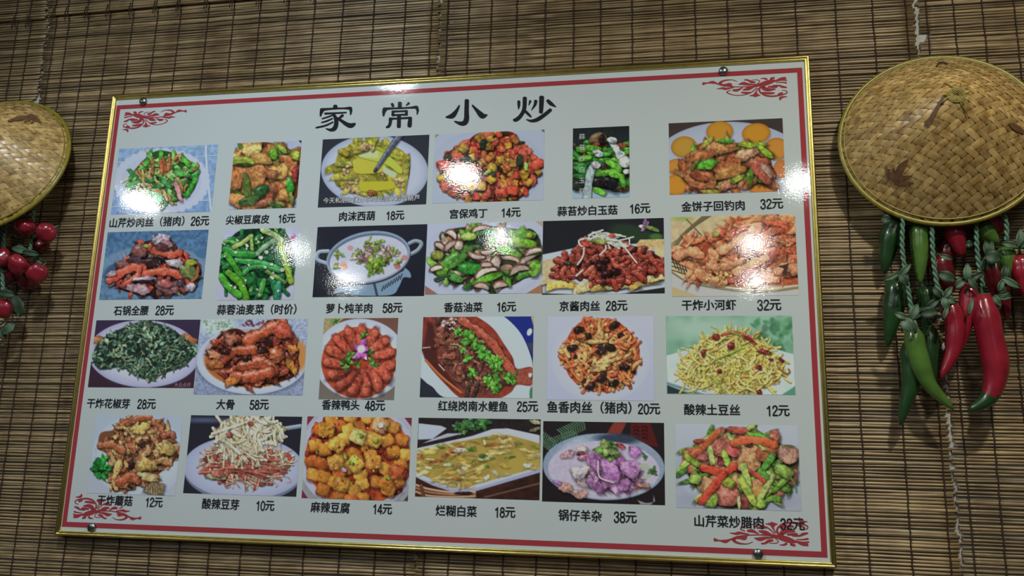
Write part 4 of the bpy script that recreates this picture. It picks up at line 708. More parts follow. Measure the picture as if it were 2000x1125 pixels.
CC = [.016, .063, .112, .167, .228, .288, .344, .409, .472, .536, .600, .665, .732, .807, .876, .937]
CD = [.974, 1.023, 1.074, 1.130, 1.195, 1.26, 1.325, 1.39, 1.455, 1.52, 1.585, 1.65, 1.715, 1.78, 1.85]
LZ = 1.02; YB = .0165
blind(-1.90, -.9595, LZ, 2.60, YB, CA, 'reed blind behind the hat above the round red peppers', 1, gaps=((2.262, 2.288, 1, .012),))
blind(-.9565, -.0030, LZ, 2.60, YB, CB, 'reed blind behind the title end of the menu board, seam beside the peppers hat', 2, gaps=((2.24, 2.30, -1, .006),), slope=-.002)
blind(-.0005, .952, LZ, 2.60, YB, CC, 'reed blind between the middle of the menu board and the chilli bunches', 3, slope=.002)
blind(.9568, 1.90, LZ, 2.60, YB, CD, 'reed blind behind the hat above the long chillies', 4, gaps=((2.298, 2.322, -1, .013), (2.30, 2.42, -1, .004)))
YU = .0072
blind(-1.90, -.962, 2.487, 2.79, YU, CA, 'short upper reed blind with loose cord ends above the peppers hat', 5, slope=-.004, tails=True)
blind(-.956, -.004, 2.499, 2.79, YU, CB, 'short upper reed blind with loose cord ends above the menu title', 6, slope=-.006, tails=True)
blind(.002, .951, 2.52, 2.79, YU, CC, 'short upper reed blind above the right half of the menu board', 7, tails=True)
blind(.959, 1.90, 2.52, 2.79, YU, CD, 'short upper reed blind above the long chillies hat', 8, tails=True)
# ------------------------------------------------------------------ the menu board
BW, BH, BZ = 1.5, 1.5/1.5743, 1.80
BX0, BX1, BZ0, BZ1 = -BW/2, BW/2, BZ-BH/2, BZ+BH/2
def gloss(name, base, attr=False):
    """print under a clear glossy film with a fine leathery relief"""
    mt = bpy.data.materials.new(name); mt.use_nodes = True; nt = mt.node_tree; b = nt.nodes['Principled BSDF']; N = nt.nodes.new; L = nt.links.new
    b.inputs['Base Color'].default_value = (*base, 1); b.inputs['Roughness'].default_value = .05; b.inputs['Specular IOR Level'].default_value = .75
    if attr:
        a = N('ShaderNodeAttribute'); a.attribute_name = 'print'; L(a.outputs['Color'], b.inputs['Base Color'])
    g = N('ShaderNodeNewGeometry'); n1 = N('ShaderNodeTexNoise'); n1.inputs['Scale'].default_value = 330; n1.inputs['Detail'].default_value = 2
    n2 = N('ShaderNodeTexNoise'); n2.inputs['Scale'].default_value = 26; n2.inputs['Detail'].default_value = 1
    ad = N('ShaderNodeMath'); ad.operation = 'MULTIPLY_ADD'; ad.inputs[1].default_value = 1.6
    bp = N('ShaderNodeBump'); bp.inputs['Strength'].default_value = 1; bp.inputs['Distance'].default_value = .000055
    L(g.outputs['Position'], n1.inputs['Vector']); L(g.outputs['Position'], n2.inputs['Vector']); L(n2.outputs['Fac'], ad.inputs[0]); L(n1.outputs['Fac'], ad.inputs[2])
    L(ad.outputs[0], bp.inputs['Height']); L(bp.outputs['Normal'], b.inputs['Normal'])
    return mt
M_sheet = gloss('printed_sheet', L3(208, 219, 222)); M_print = gloss('printed_photo', (1, 1, 1), True); M_ink = gloss('black_print', L3(40, 44, 50))
M_red = gloss('red_print', L3(172, 66, 74)); M_white = gloss('white_print', L3(225, 230, 232))
M_gold = material('gold_aluminium', L3(216, 202, 128), .28, 1., c2=L3(202, 186, 108), scale=60, stretch=(1, 1, 1))
M_chrome = material('brushed_steel', L3(150, 154, 156), .28, 1.); M_pale = material('pale_print', L3(190, 150, 160), .3)
board = empty('menu_board', (0, .008, BZ0), 'framed printed menu board of dish photographs with red border and prices', 'menu board')
FR = .0098
q = MB(); q.box((BX0+FR*.5, 0, BZ0+FR*.5), (BX1-FR*.5, .0085, BZ1-FR*.5)); q.build('printed_panel', M_sheet, board, False)
PROF = [(0, .010), (0, -.0035), (.0006, -.0052), (.0020, -.0064), (.0036, -.0062), (.0048, -.0050), (.0054, -.0036), (.0060, -.0036), (.0066, -.0046), (.0078, -.0048), (.0088, -.0040), (.0094, -.0022), (.0098, .002)]
def rail(p, q_, inw):
    p, q_, inw = np.array(p), np.array(q_), np.array(inw); t = (q_-p)/np.linalg.norm(q_-p); b = MB(); V = []
    for d, y in PROF:
        for e, s in ((p, 1), (q_, -1)):
            v = e+inw*d+t*s*d; V.append((v[0], y, v[1]))
    b.add(V, [(2*i, 2*i+1, 2*i+3, 2*i+2) for i in range(len(PROF)-1)])
    o = b.build('frame_rail', M_gold, board); return o
rail((BX0, BZ1), (BX1, BZ1), (0, -1)); rail((BX1, BZ0), (BX0, BZ0), (0, 1)); rail((BX0, BZ0), (BX0, BZ1), (1, 0)); rail((BX1, BZ1), (BX1, BZ0), (-1, 0))
# red border: measured corners
a = pic(228, 207); c = pic(1617, 1090); b_ = pic(1566, 131); d_ = pic(121, 1028)
RX0, RX1, RZ1, RZ0 = (a[0]+d_[0])/2, (b_[0]+c[0])/2, (a[2]+b_[2])/2, (c[2]+d_[2])/2; RT = .0098
q = MB(); Y = -.0003
q.add([(RX0, Y, RZ1), (RX1, Y, RZ1), (RX1, Y, RZ0), (RX0, Y, RZ0), (RX0+RT, Y, RZ1-RT), (RX1-RT, Y, RZ1-RT), (RX1-RT, Y, RZ0+RT), (RX0+RT, Y, RZ0+RT)], [(0, 4, 5, 1), (1, 5, 6, 2), (2, 6, 7, 3), (3, 7, 4, 0)])
q.build('red_border', M_red, board, False)
def brush(b, pts, fn, y, wmin=2):
    """a tapering brush stroke: (x, y, width) points to a flat strip with rounded ends"""
    P = cat(np.array(pts, float), 7); n = len(P)
    X = P[:, :2]; T = np.gradient(X, axis=0); T /= np.linalg.norm(T, axis=1)[:, None]+1e-9; Nn = np.stack([-T[:, 1], T[:, 0]], 1); Wd = np.maximum(P[:, 2:3], wmin)/2
    rows = []
    for s, e, sg in ((0, 0, -1), (n-1, n-1, 1)):
        cap = [(X[s]+T[s]*sg*Wd[s]*.55*math.sin(t), Nn[s]*Wd[s]*math.cos(t)) for t in (1.35, .95, .5)]
        rows.append(cap)
    seq = [(c, w) for c, w in rows[0]]+[(X[i], Nn[i]*Wd[i]) for i in range(n)]+[(c, w) for c, w in rows[1][::-1]]
    V = []
    for c, w in seq:
        for s in (1, -1): p = fn(c[0]+s*w[0], c[1]+s*w[1]); V.append((p[0], y, p[1]))
    b.add(V, [(2*i, 2*i+2, 2*i+3, 2*i+1) for i in range(len(seq)-1)])
def frompic(ox, oy, s): return lambda x, y: (lambda p: (p[0], p[2]))(pic(ox+x/s, oy+y/s))
TITLE = [
 (frompic(620, 180, 8.333), [[(292, 222, 66), (292, 262, 80)], [(75, 285, 50), (180, 275, 34), (300, 267, 30), (430, 264, 28), (535, 262, 52)], [(80, 285, 74), (62, 335, 50), (50, 392, 24)], [(540, 256, 52), (546, 312, 42), (540, 368, 20)], [(122, 350, 34), (300, 342, 28), (472, 332, 22)], [(262, 355, 44), (298, 430, 62), (308, 510, 70), (280, 590, 72), (215, 616, 46), (140, 594, 16)], [(262, 372, 22), (170, 405, 24), (76, 434, 20)], [(248, 430, 22), (150, 472, 26), (66, 496, 20)], [(258, 488, 22), (130, 545, 28), (0, 575, 26), (-28, 581, 14)], [(415, 374, 44), (372, 412, 38), (322, 456, 28)], [(322, 425, 40), (400, 472, 50), (470, 520, 66), (540, 545, 76), (595, 526, 52), (620, 506, 14)]]),
 (frompic(620, 180, 8.333), [[(1215, 190, 46), (1232, 230, 48)], [(1342, 172, 64), (1342, 255, 66)], [(1490, 180, 42), (1442, 220, 14)], [(1085, 275, 50), (1200, 266, 32), (1340, 262, 28), (1500, 254, 30), (1612, 244, 48)], [(1098, 282, 76), (1082, 330, 52), (1076, 388, 26)], [(1612, 244, 58), (1632, 300, 40), (1622, 362, 18)], [(1218, 316, 34), (1340, 312, 28), (1462, 308, 34)], [(1218, 376, 32), (1340, 370, 28), (1462, 366, 32)], [(1230, 312, 44), (1228, 382, 44)], [(1450, 306, 44), (1450, 372, 44)], [(1330, 372, 60), (1328, 470, 62), (1325, 566, 64)], [(1184, 434, 34), (1330, 428, 28), (1510, 418, 34)], [(1192, 430, 58), (1185, 510, 48), (1160, 556, 46), (1122, 574, 26)], [(1516, 414, 48), (1505, 490, 68), (1500, 556, 66)]]),
 (frompic(860, 170, 8.333), [[(312, 300, 24), (262, 392, 56), (195, 470, 82), (95, 492, 26)], [(432, 216, 70), (428, 400, 74), (428, 510, 84), (400, 580, 84), (330, 594, 62), (232, 560, 22)], [(522, 298, 28), (600, 385, 60), (685, 468, 92), (765, 456, 18)]]),
 (frompic(860, 170, 8.333), [[(1278, 232, 50), (1279, 300, 44), (1273, 362, 14)], [(1375, 176, 66), (1372, 300, 66), (1355, 390, 62), (1300, 480, 62), (1240, 530, 64), (1195, 540, 42)], [(1465, 228, 42), (1440, 298, 12)], [(1385, 395, 44), (1440, 450, 42), (1478, 488, 26)], [(1555, 224, 54), (1540, 290, 44), (1485, 376, 12)], [(1650, 164, 80), (1645, 300, 74), (1638, 415, 62)], [(1745, 220, 52), (1800, 270, 62), (1884, 326, 12)], [(1798, 370, 54), (1700, 450, 60), (1580, 530, 62), (1480, 552, 42), (1402, 530, 14)]])]
for fn, strokes in TITLE:
    b = MB()
    for i, s in enumerate(strokes): brush(b, s, fn, -.0006-.00003*i)
    b.build('title_character', M_ink, board, False)
ORN = [[(455, 400, 30), (540, 415, 90), (640, 440, 95), (740, 460, 60), (860, 480, 40), (970, 470, 10)], [(300, 370, 50), (380, 375, 50), (470, 410, 20)], [(275, 415, 26), (360, 405, 20), (460, 420, 14)], [(275, 468, 30), (340, 450, 24), (450, 440, 12)],
 [(490, 345, 45), (540, 352, 35), (515, 392, 14)], [(605, 362, 36), (650, 335, 28), (710, 330, 12)], [(860, 345, 10), (770, 350, 14), (722, 385, 14), (760, 430, 16)], [(800, 395, 30), (860, 380, 44), (930, 335, 30), (980, 325, 26)], [(760, 440, 10), (900, 425, 40), (1000, 395, 60), (1080, 405, 8)],
 [(740, 465, 20), (960, 465, 16), (1150, 445, 18), (1330, 405, 20), (1450, 345, 26), (1530, 310, 54), (1620, 315, 24), (1690, 320, 60)], [(1110, 340, 10), (1200, 300, 14), (1330, 300, 32), (1400, 345, 50), (1340, 388, 20)], [(1185, 425, 20), (1230, 390, 62), (1300, 388, 40), (1390, 370, 12)], [(1150, 460, 14), (1290, 470, 42), (1340, 452, 40), (1440, 455, 8)],
 [(1000, 480, 14), (1085, 520, 52), (1160, 512, 36)], [(800, 480, 20), (890, 512, 62), (985, 525, 30)], [(760, 510, 18), (860, 600, 18), (1000, 632, 14), (1130, 615, 13), (1240, 565, 18), (1260, 532, 20), (1200, 508, 12)], [(850, 595, 24), (930, 592, 36), (1010, 575, 26)], [(740, 520, 14), (768, 600, 32), (768, 655, 92), (768, 692, 20)], [(690, 668, 8), (760, 660, 52), (872, 655, 6)],
 [(680, 480, 44), (715, 540, 32), (690, 610, 26), (600, 680, 28), (480, 710, 30), (370, 705, 26), (290, 690, 22), (250, 668, 20), (262, 630, 13), (330, 605, 10)], [(460, 650, 30), (560, 642, 42), (660, 620, 30)], [(325, 660, 36), (385, 685, 44)], [(240, 745, 10), (310, 745, 32), (345, 762, 52), (345, 802, 14)], [(265, 560, 22), (330, 540, 38), (400, 505, 24), (500, 490, 10)], [(420, 530, 30), (500, 520, 38), (570, 510, 26)], [(450, 570, 24), (560, 572, 62), (650, 525, 62), (640, 490, 30)]]
f0 = frompic(220, 190, 11.765)
for sx, sz in ((1, 1), (-1, 1), (1, -1), (-1, -1)):
    def fn(x, y, sx=sx, sz=sz):
        X, Z = f0(x, y); dx, dz = X-RX0, RZ1-Z
        if sx < 0: dx = dx*1.06+.006
        return (RX0+dx if sx > 0 else RX1-dx, RZ1-dz if sz > 0 else RZ0+dz)
    b = MB()
    for i, s in enumerate(ORN): brush(b, s, fn, -.0003-.00002*i)
    b.build('corner_ornament', M_red, board, False)
# --- lettering
def glyphs(body, offset=.012, res=3):
    cu = bpy.data.curves.new('lettering', 'FONT'); cu.body = body; cu.size = 1; cu.offset = offset; cu.resolution_u = res; cu.fill_mode = 'FRONT'
    o = bpy.data.objects.new('lettering', cu); col.objects.link(o); dg = bpy.context.evaluated_depsgraph_get(); dg.update()
    me = o.evaluated_get(dg).to_mesh(); V = np.array([v.co[:2] for v in me.vertices]); F = [tuple(p.vertices) for p in me.polygons]
    o.evaluated_get(dg).to_mesh_clear(); bpy.data.objects.remove(o); bpy.data.curves.remove(cu)
    return V, F
DIGIT = {'0': [[(.28+.21*math.sin(t), .5-.43*math.cos(t)) for t in np.linspace(0, 6.283, 13)]], '1': [[(.34, .07), (.34, .95)], [(.33, .10), (.24, .22), (.12, .29)]],
 '2': [[(.09, .29), (.14, .13), (.29, .06), (.45, .14), (.47, .30), (.36, .49), (.18, .70), (.08, .88)], [(.07, .89), (.50, .89)]], '3': [[(.09, .26), (.16, .11), (.30, .07), (.44, .15), (.45, .32), (.36, .44), (.26, .46)], [(.26, .47), (.42, .52), (.48, .68), (.42, .86), (.27, .93), (.13, .87), (.07, .70)]],
 '4': [[(.38, .06), (.22, .36), (.06, .67)], [(.05, .70), (.54, .70)], [(.39, .06), (.39, .95)]], '5': [[(.14, .10), (.47, .10)], [(.15, .10), (.12, .30), (.09, .48)], [(.10, .49), (.25, .40), (.42, .46), (.49, .66), (.41, .87), (.25, .93), (.12, .86), (.07, .72)]],
 '6': [[(.46, .22), (.36, .08), (.22, .10), (.11, .28), (.08, .55), (.13, .82), (.28, .93), (.43, .85), (.48, .66), (.42, .48), (.28, .42), (.14, .52), (.09, .66)]], '8': [[(.28+.17*math.sin(t), .27-.19*math.cos(t)) for t in np.linspace(0, 6.283, 11)], [(.28+.21*math.sin(t), .69-.23*math.cos(t)) for t in np.linspace(0, 6.283, 11)]]}
def bold(b, V, F, fn, y, e):
    # a heavier face: the same outline laid down a few times around its place
    for k, (dx, dz) in enumerate(((-e, 0), (e, 0), (0, e*.6), (0, -e*.6), (0, 0))):
        if e or k == 4: b.add([(lambda q: (q[0], y-.000012*k, q[1]))(fn(v[0]+dx, v[1]+dz)) for v in V], F)
def lettering(name, body, x0, x1, yc, mt, y=-.0008, parent=None, e=.022, hs=1.06):
    dg = ''.join(ch for ch in body if ch in DIGIT); rest = body[len(dg):]
    V, F = glyphs(rest, 0); lo, hi = V.min(0), V.max(0); adv = .58*len(dg)
    A = pic(x0, yc); B = pic(x1, yc); s = (B[0]-A[0])/(hi[0]-lo[0]+adv*.86); zc = (A[2]+B[2])/2; b = MB()
    X0 = A[0]+adv*.86*s
    bold(b, V, F, lambda u, v: (X0+(u-lo[0])*s, zc+(v-(lo[1]+hi[1])/2)*s*hs), y, e)
    for k, ch in enumerate(dg):
        for n_, st in enumerate(DIGIT[ch]): brush(b, [(px_, py_, .135) for px_, py_ in st], lambda u, v: (A[0]+(u+.58*k)*.86*s, zc+(.47-v)*.90*s*hs), y-.00002*n_, .02)
    return mesh(name, b.V, b.F, mt, parent)
# --- dish photographs
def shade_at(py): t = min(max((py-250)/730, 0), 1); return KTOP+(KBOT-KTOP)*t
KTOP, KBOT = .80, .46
for i, (fnp, cr, cor, name, x0, x1, yc, price, p0, p1, py, desc) in enumerate(DISH):
    P = Photo(cor, CROP[cr], i+1, ROUGH[fnp.__name__]); fnp(P); P.finish()
    W4 = [pic(*c_) for c_ in cor]
    xa, xb = (W4[0][0]+W4[3][0])/2, (W4[1][0]+W4[2][0])/2; zt, zb = (W4[0][2]+W4[1][2])/2, (W4[2][2]+W4[3][2])/2
    nx, nz = int((xb-xa)/.00118), int((zt-zb)/.00118)
    gx, gz = np.meshgrid(np.linspace(xa, xb, nx+1), np.linspace(zt, zb, nz+1)); D = np.stack([gx, 0*gx, gz], -1)-CAM
    dep = D@FWD; u = 1000+FPX*(D@RIGHT)/dep; v = 562.5-FPX*(D@UP)/dep
    fx = np.clip((u-P.o[0])*SS, 0, P.w-1.01); fy = np.clip((v-P.o[1])*SS, 0, P.h-1.01); ix, iy = fx.astype(int), fy.astype(int); tx, ty = (fx-ix)[..., None], (fy-iy)[..., None]
    c = (P.a[iy, ix]*(1-tx)+P.a[iy, ix+1]*tx)*(1-ty)+(P.a[iy+1, ix]*(1-tx)+P.a[iy+1, ix+1]*tx)*ty
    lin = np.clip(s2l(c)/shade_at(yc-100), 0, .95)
    me = bpy.data.meshes.new('dish_photo'); n = (nx+1)*(nz+1); yo = -.0004 if i != 9 else -.0005
    me.vertices.add(n); co = np.stack([gx-board.location.x, np.full_like(gx, yo-board.location.y), gz-board.location.z], -1).reshape(-1).astype(np.float32); me.vertices.foreach_set('co', co)
    jj, ii = np.meshgrid(np.arange(nz), np.arange(nx), indexing='ij'); q0 = (jj*(nx+1)+ii).reshape(-1)
    quads = np.stack([q0, q0+nx+1, q0+nx+2, q0+1], -1).reshape(-1).astype(np.int32); nf = nx*nz
    me.loops.add(nf*4); me.loops.foreach_set('vertex_index', quads); me.polygons.add(nf); me.polygons.foreach_set('loop_start', np.arange(0, nf*4, 4, dtype=np.int32)); me.polygons.foreach_set('loop_total', np.full(nf, 4, dtype=np.int32))
    me.update(calc_edges=True); at = me.attributes.new('print', 'FLOAT_COLOR', 'POINT'); at.data.foreach_set('color', np.concatenate([lin.reshape(-1, 3), np.ones((n, 1))], 1).reshape(-1).astype(np.float32))
    me.materials.append(M_print); ph = bpy.data.objects.new('dish_photo', me); link(ph, board); ph['label'] = 'printed photo of '+desc
    lettering('dish_name', name, x0, x1, yc, M_ink, parent=board)
    if price: lettering('price', price, p0, p1, py, M_ink, parent=board)
    if i == 2:
        s = '今天和朋友们分享的是肉末炒西葫芦'
        lettering('subtitle_outline', s, 631.2, 820.4, 389, M_ink, -.0006, ph, .06, 1.05); lettering('subtitle', s, 631.8, 819.8, 389, M_white, -.0008, ph, .008, 1.05)
    if i == 4:
        b = MB()
        for ch, yy in zip('蒜苔炒白玉菇', (195, 283, 375, 463, 553, 640)):
            V, F = glyphs(ch, 0); lo, hi = V.min(0), V.max(0); cpt = pic(1070+278/4.1667, 220+yy/4.1667); s = .0128
            b.add([(cpt[0]+(q_[0]-(lo[0]+hi[0])/2)*s, -.0008, cpt[2]+(q_[1]-(lo[1]+hi[1])/2)*s) for q_ in V], F)
        mesh('vertical_lettering', b.V, b.F, M_white, ph)
    if i == 12: lettering('photo_watermark', '大众点评', 341, 373, 751.7, M_pale, -.0008, ph, 0)
# --- mounting screws
for px, py in ((278, 197), (1413, 137), (1481, 1082), (177, 1030.5)):
    c = pic(px, py, -.006); b = MB(); n = 20; R0 = .0088
    prof = [(R0*.9, .006), (R0, .0055), (R0, .002), (R0*.93, .0005), (R0*.6, -.0012), (R0*.25, -.0019), (.0001, -.002)]
    V = [(c[0]+r*math.cos(2*math.pi*k/n), c[1]+yy, c[2]+r*math.sin(2*math.pi*k/n)) for r, yy in prof for k in range(n)]
    b.add(V, [(j*n+k, j*n+(k+1) % n, (j+1)*n+(k+1) % n, (j+1)*n+k) for j in range(len(prof)-1) for k in range(n)])
    b.build('mounting_screw', M_chrome, board)
# ------------------------------------------------------------------ woven hats
M_strip = material('bamboo_strip', L3(208, 178, 118), .34, spec=.6, c2=L3(150, 116, 62), scale=75, objrand=.24)
M_rim = material('olive_rim', L3(150, 138, 48), .3, c2=L3(124, 112, 36), scale=90)
M_wire = material('dark_wire', L3(52, 42, 28), .6); M_blocker = material('gap_blocker_brown', L3(90, 66, 36), .8); M_leafprint = material('brown_leaf_print', L3(92, 62, 44), .5, c2=L3(122, 90, 58), scale=120)
class Hat:
    def __init__(self, C, R, h, tilt, yaw):
        self.C = np.array(C); self.R = R; self.h = h
        cx, sx = math.cos(tilt), math.sin(tilt); cy, sy = math.cos(yaw), math.sin(yaw)
        M = np.array([[cy, -sy, 0], [sy, cy, 0], [0, 0, 1]])@np.array([[1, 0, 0], [0, cx, sx], [0, -sx, cx]])
        self.ex, self.n, self.ez = M[:, 0], -M[:, 1], M[:, 2]
    def at(self, p, q, lift=0.):
        r = math.hypot(p, q); t = min(r/self.R, 1.); a = self.h*(1-t)*(1+.30*t)
        if t < .12: a -= self.h*.10*(1-t/.12)**2
        # lift along the cone's normal
        nr = self.h/self.R; ln = 1/math.sqrt(1+nr*nr); k = (nr*ln/r if r > 1e-6 else 0)
        return self.C+self.ex*(p+p*k*lift)+self.ez*(q+q*k*lift)+self.n*(a+ln*lift)
    def find(self, px, py):
        uv = np.array([0., 0.])
        def pr(u): d = self.at(u[0], u[1])-CAM; z = d@FWD; return np.array([1000+FPX*(d@RIGHT)/z-px, 562.5-FPX*(d@UP)/z-py])
        uv = np.array([.01, -.03])
        for _ in range(25):
            f = pr(uv); J = np.stack([(pr(uv+e)-f)/1e-5 for e in (np.array([1e-5, 0]), np.array([0, 1e-5]))], 1)
            uv = uv-.6*np.linalg.solve(J+1e-6*np.eye(2), f); r = np.hypot(*uv)
            if r > self.R*.98: uv *= self.R*.98/r
        return uv
def hat(H, label, s=.0113, ang=.55):
    root = empty('conical_hat', tuple(H.C), label, 'hat', 'woven conical hats hung on the blinds'); R = H.R; th = .0009
    b = MB(); n = 48; V = [H.at(0, 0, -.004)]  # added under-layer below the weave, stops backlight leaking through its gaps
    for j in range(1, 9): V += [H.at(R*j/8*.985*math.cos(2*math.pi*k/n), R*j/8*.985*math.sin(2*math.pi*k/n), -.004) for k in range(n)]
    b.add(V, [(0, 1+k, 1+(k+1) % n) for k in range(n)]+[(1+j*n+k, 1+(j+1)*n+k, 1+(j+1)*n+(k+1) % n, 1+j*n+(k+1) % n) for j in range(7) for k in range(n)]); b.build('gap_blocker', M_blocker, root)
    dirs = (np.array([math.cos(ang), math.sin(ang)]), np.array([math.cos(math.pi-ang), math.sin(math.pi-ang)]))
    A = np.stack(dirs, 1)                                          # p = A @ (a, b): lattice of the two strip directions
    w = s*abs(math.sin(math.pi-2*ang)); N = int(R/s*1.5)+2
    for d in (0, 1):
        for k in range(-N, N):
            V = []; rows = 0; first = None; e = np.array([-dirs[d][1], dirs[d][0]])
            for i in np.arange(-N, N+.01, .25):
                ab = np.array([i, k+.5]) if d == 0 else np.array([k+.5, i])
                P = A@(ab*s); r = np.hypot(*P)
                if r > R*.992: continue
                ph = (i+k+.5+(.5 if d == 0 else -1.5))*math.pi/2   # over two, under two
                up = math.cos(ph-math.pi/2); up = max(-1, min(1, up*1.8))*th
                for o, dr in ((-.47, -.0004), (0, .0001), (.47, -.0004)):
                    Q = P+e*o*w; V.append(H.at(Q[0], Q[1], up+dr))
                rows += 1
            if rows < 4: continue
            F = [(3*i+c, 3*i+3+c, 3*i+4+c, 3*i+1+c) for i in range(rows-1) for c in (0, 1)]
            if d == 0: F = [f[::-1] for f in F]
            mesh('bamboo_strip', V, F, M_strip, root, True)
    for rr, tr, nm in ((R, .0046, 'rim_binding'), (R*.962, .0013, 'rim_thread')):
        b = MB(); b.tube([H.at(rr*math.cos(t), rr*math.sin(t), .001) for t in np.linspace(0, 2*math.pi, 73)], tr, 8, False); b.build(nm, M_rim, root)
    b = MB()
    for j in range(5):
        rr = .003+.0024*j; b.tube([H.at(rr*math.cos(t), rr*math.sin(t), .0032-.0003*j+.0006*math.sin(5*t+j)) for t in np.linspace(0, 2*math.pi, 19)], .0011, 5, False)
    for k in range(7):
        t = k*.9+.5*math.sin(k*3.); b.tube([H.at(rr*math.cos(t+rr*9), rr*math.sin(t+rr*9), .0034) for rr in (.003, .012, .018+.008*(k % 3))], .0009, 5)
    b.build('apex_binding', M_rim, root)
    return root
def print_stroke(H, b, pts):
    P = cat(np.array(pts, float), 6)
    for i in range(len(P)-1):
        pass
    X = P[:, :2]; T = np.gradient(X, axis=0); T /= np.linalg.norm(T, axis=1)[:, None]+1e-9; Nn = np.stack([-T[:, 1], T[:, 0]], 1); V = []
    for i in range(len(P)):
        for o in (.5, 0, -.5): uv = H.find(*(X[i]+Nn[i]*P[i, 2]*o)); V.append(H.at(uv[0], uv[1], .0021))
    b.add(V, [(3*i+c, 3*i+1+c, 3*i+4+c, 3*i+3+c) for i in range(len(P)-1) for c in (0, 1)])
H1 = Hat(pic(1838, 270, -.035), .171, .150, .15, -.11)
h1 = hat(H1, 'woven bamboo conical hat with a leaf print hung above the long chillies')
z = lambda x, y, w_: (1600+x/2.8125, 80+y/2.8125, w_/2.8125)
b = MB()
for s in ([z(412, 775, 6), z(385, 735, 30), z(368, 690, 4)], [z(415, 775, 6), z(408, 735, 26), z(412, 695, 4)], [z(418, 772, 8), z(450, 700, 42), z(492, 648, 4)], [z(418, 776, 6), z(460, 752, 26), z(512, 744, 4)], [z(410, 785, 6), z(460, 782, 30), z(522, 780, 4)]): print_stroke(H1, b, s)
b.build('leaf_print', M_leafprint, h1)
b = MB(); print_stroke(H1, b, [z(690, 300, 14), z(650, 370, 20), z(590, 470, 30)]); b.build('stem_print', M_leafprint, h1); b = MB(); print_stroke(H1, b, [z(1035, 455, 8), z(1075, 478, 34), z(1120, 505, 20)]); b.build('leaf_print', M_leafprint, h1)
b = MB(); b.tube([H1.at(*H1.find(1600+x/2.8125, 80+y/2.8125), .003) for x, y in ((645, 148), (655, 130), (680, 126), (700, 134))], .0016, 6); b.build('hanging_wire', M_wire, h1)
H2 = Hat(pic(-22, 322, -.055), .178, .130, .30, .08)
h2 = hat(H2, 'woven bamboo conical hat with a faint leaf spray hung above the round red peppers')
b = MB()
for s in ([(15, 238, 3), (40, 232, 9), (62, 230, 3)], [(48, 240, 3), (60, 230, 12), (74, 237, 3)], [(60, 242, 2), (70, 235, 8), (80, 240, 2)]): print_stroke(H2, b, s)
b.build('leaf_print', M_leafprint, h2)
# ------------------------------------------------------------------ strings of artificial chillies and peppers
M_gl = material('light_green_chilli', L3(88, 126, 54), .25, coat=.35, c2=L3(70, 106, 44), scale=30); M_gd = material('dark_green_chilli', L3(38, 74, 36), .28, coat=.35, c2=L3(28, 58, 28), scale=30)
M_rd = material('red_chilli', L3(152, 34, 52), .25, coat=.35, c2=L3(128, 24, 40), scale=30); M_rk = material('deep_red_chilli', L3(104, 20, 30), .28, coat=.3, c2=L3(84, 16, 24), scale=30)
M_mint = material('mint_ribbon', L3(104, 142, 120), .6, c2=L3(80, 118, 96), scale=200); M_lf = material('cloth_leaf', L3(54, 80, 58), .55, c2=L3(38, 60, 42), scale=60); M_lp = material('pale_cloth_leaf', L3(92, 120, 96), .55, c2=L3(62, 90, 64), scale=60)
def chilli(root, pts, wpx, Y, mt, tip=None, stem=True):
    P = cat(np.array([(x, y) for x, y in pts], float), 6); n = len(P)
    W = np.array([pic(x, y, Y) for x, y in P]); R = []
    for i in range(n):
        t = i/(n-1); r = .62+.38*min(1, t/.14) if t < .14 else 1.
        if t > .3: r *= 1-.80*((t-.3)/.7)**1.7
        if t > .96: r *= .6
        R.append(wpx/2/1000*r*(1+.03*math.sin(17*t)))
    W = np.vstack([W[0]+(W[0]-W[1])*.25, W]); R = [R[0]*.35]+R
    b = MB(); b.tube(W, R, 14); o = b.build('chilli', mt, root)
    if tip:
        o.data.materials.append(tip)
        for f in o.data.polygons:
            if min(f.vertices) >= len(W)*14*.70: f.material_index = 1
    if stem:
        d = W[0]-W[2]; d /= np.linalg.norm(d); b = MB(); rr = R[1]
        b.tube([W[0]-d*.006, W[0]-d*.001, W[0]+d*.003, W[0]+d*.014], [rr*.98, rr*.8, .0026, .0018], 10); b.build('calyx', M_lf, o)
    return o
def leaf(root, x, y, lpx, wpx, ang, Y, mt):
    c, s = math.cos(ang), math.sin(ang); V = []; n = 7
    for i in range(n+1):
        t = i/n; wd = wpx/2*math.sin(math.pi*min(1, t*.96+.03))**.8
        for o in (-1, -.5, 0, .5, 1):
            px, py = x+c*(t-.5)*lpx-s*o*wd, y+s*(t-.5)*lpx+c*o*wd
            V.append(pic(px, py, Y-.006*math.sin(math.pi*t)-.003*abs(o)))
    F = [(5*i+k, 5*i+k+1, 5*i+6+k, 5*i+5+k) for i in range(n) for k in range(4)]
    m_ = mesh('leaf', V, F, mt, root, True); md = m_.modifiers.new('thickness', 'SOLIDIFY'); md.thickness = .0006
def braid(root, pts, Y, wpx=9):
    P = cat(np.array(pts, float), 9); W = np.array([pic(x, y, Y) for x, y in P]); L = np.concatenate([[0], np.cumsum(np.linalg.norm(np.diff(W, axis=0), axis=1))])
    m_ = max(int(L[-1]/.0022), 8); T = np.linspace(0, L[-1], m_); W = np.stack([np.interp(T, L, W[:, k]) for k in range(3)], 1); b = MB(); r = wpx/4/1000
    for ph in (0, math.pi):
        Q = [w_+np.array([math.cos(t*260+ph)*r, math.sin(t*260+ph)*r, 0]) for w_, t in zip(W, T)]; b.tube(Q, r*1.05, 6)
    b.build('braided_cord', M_mint, root)
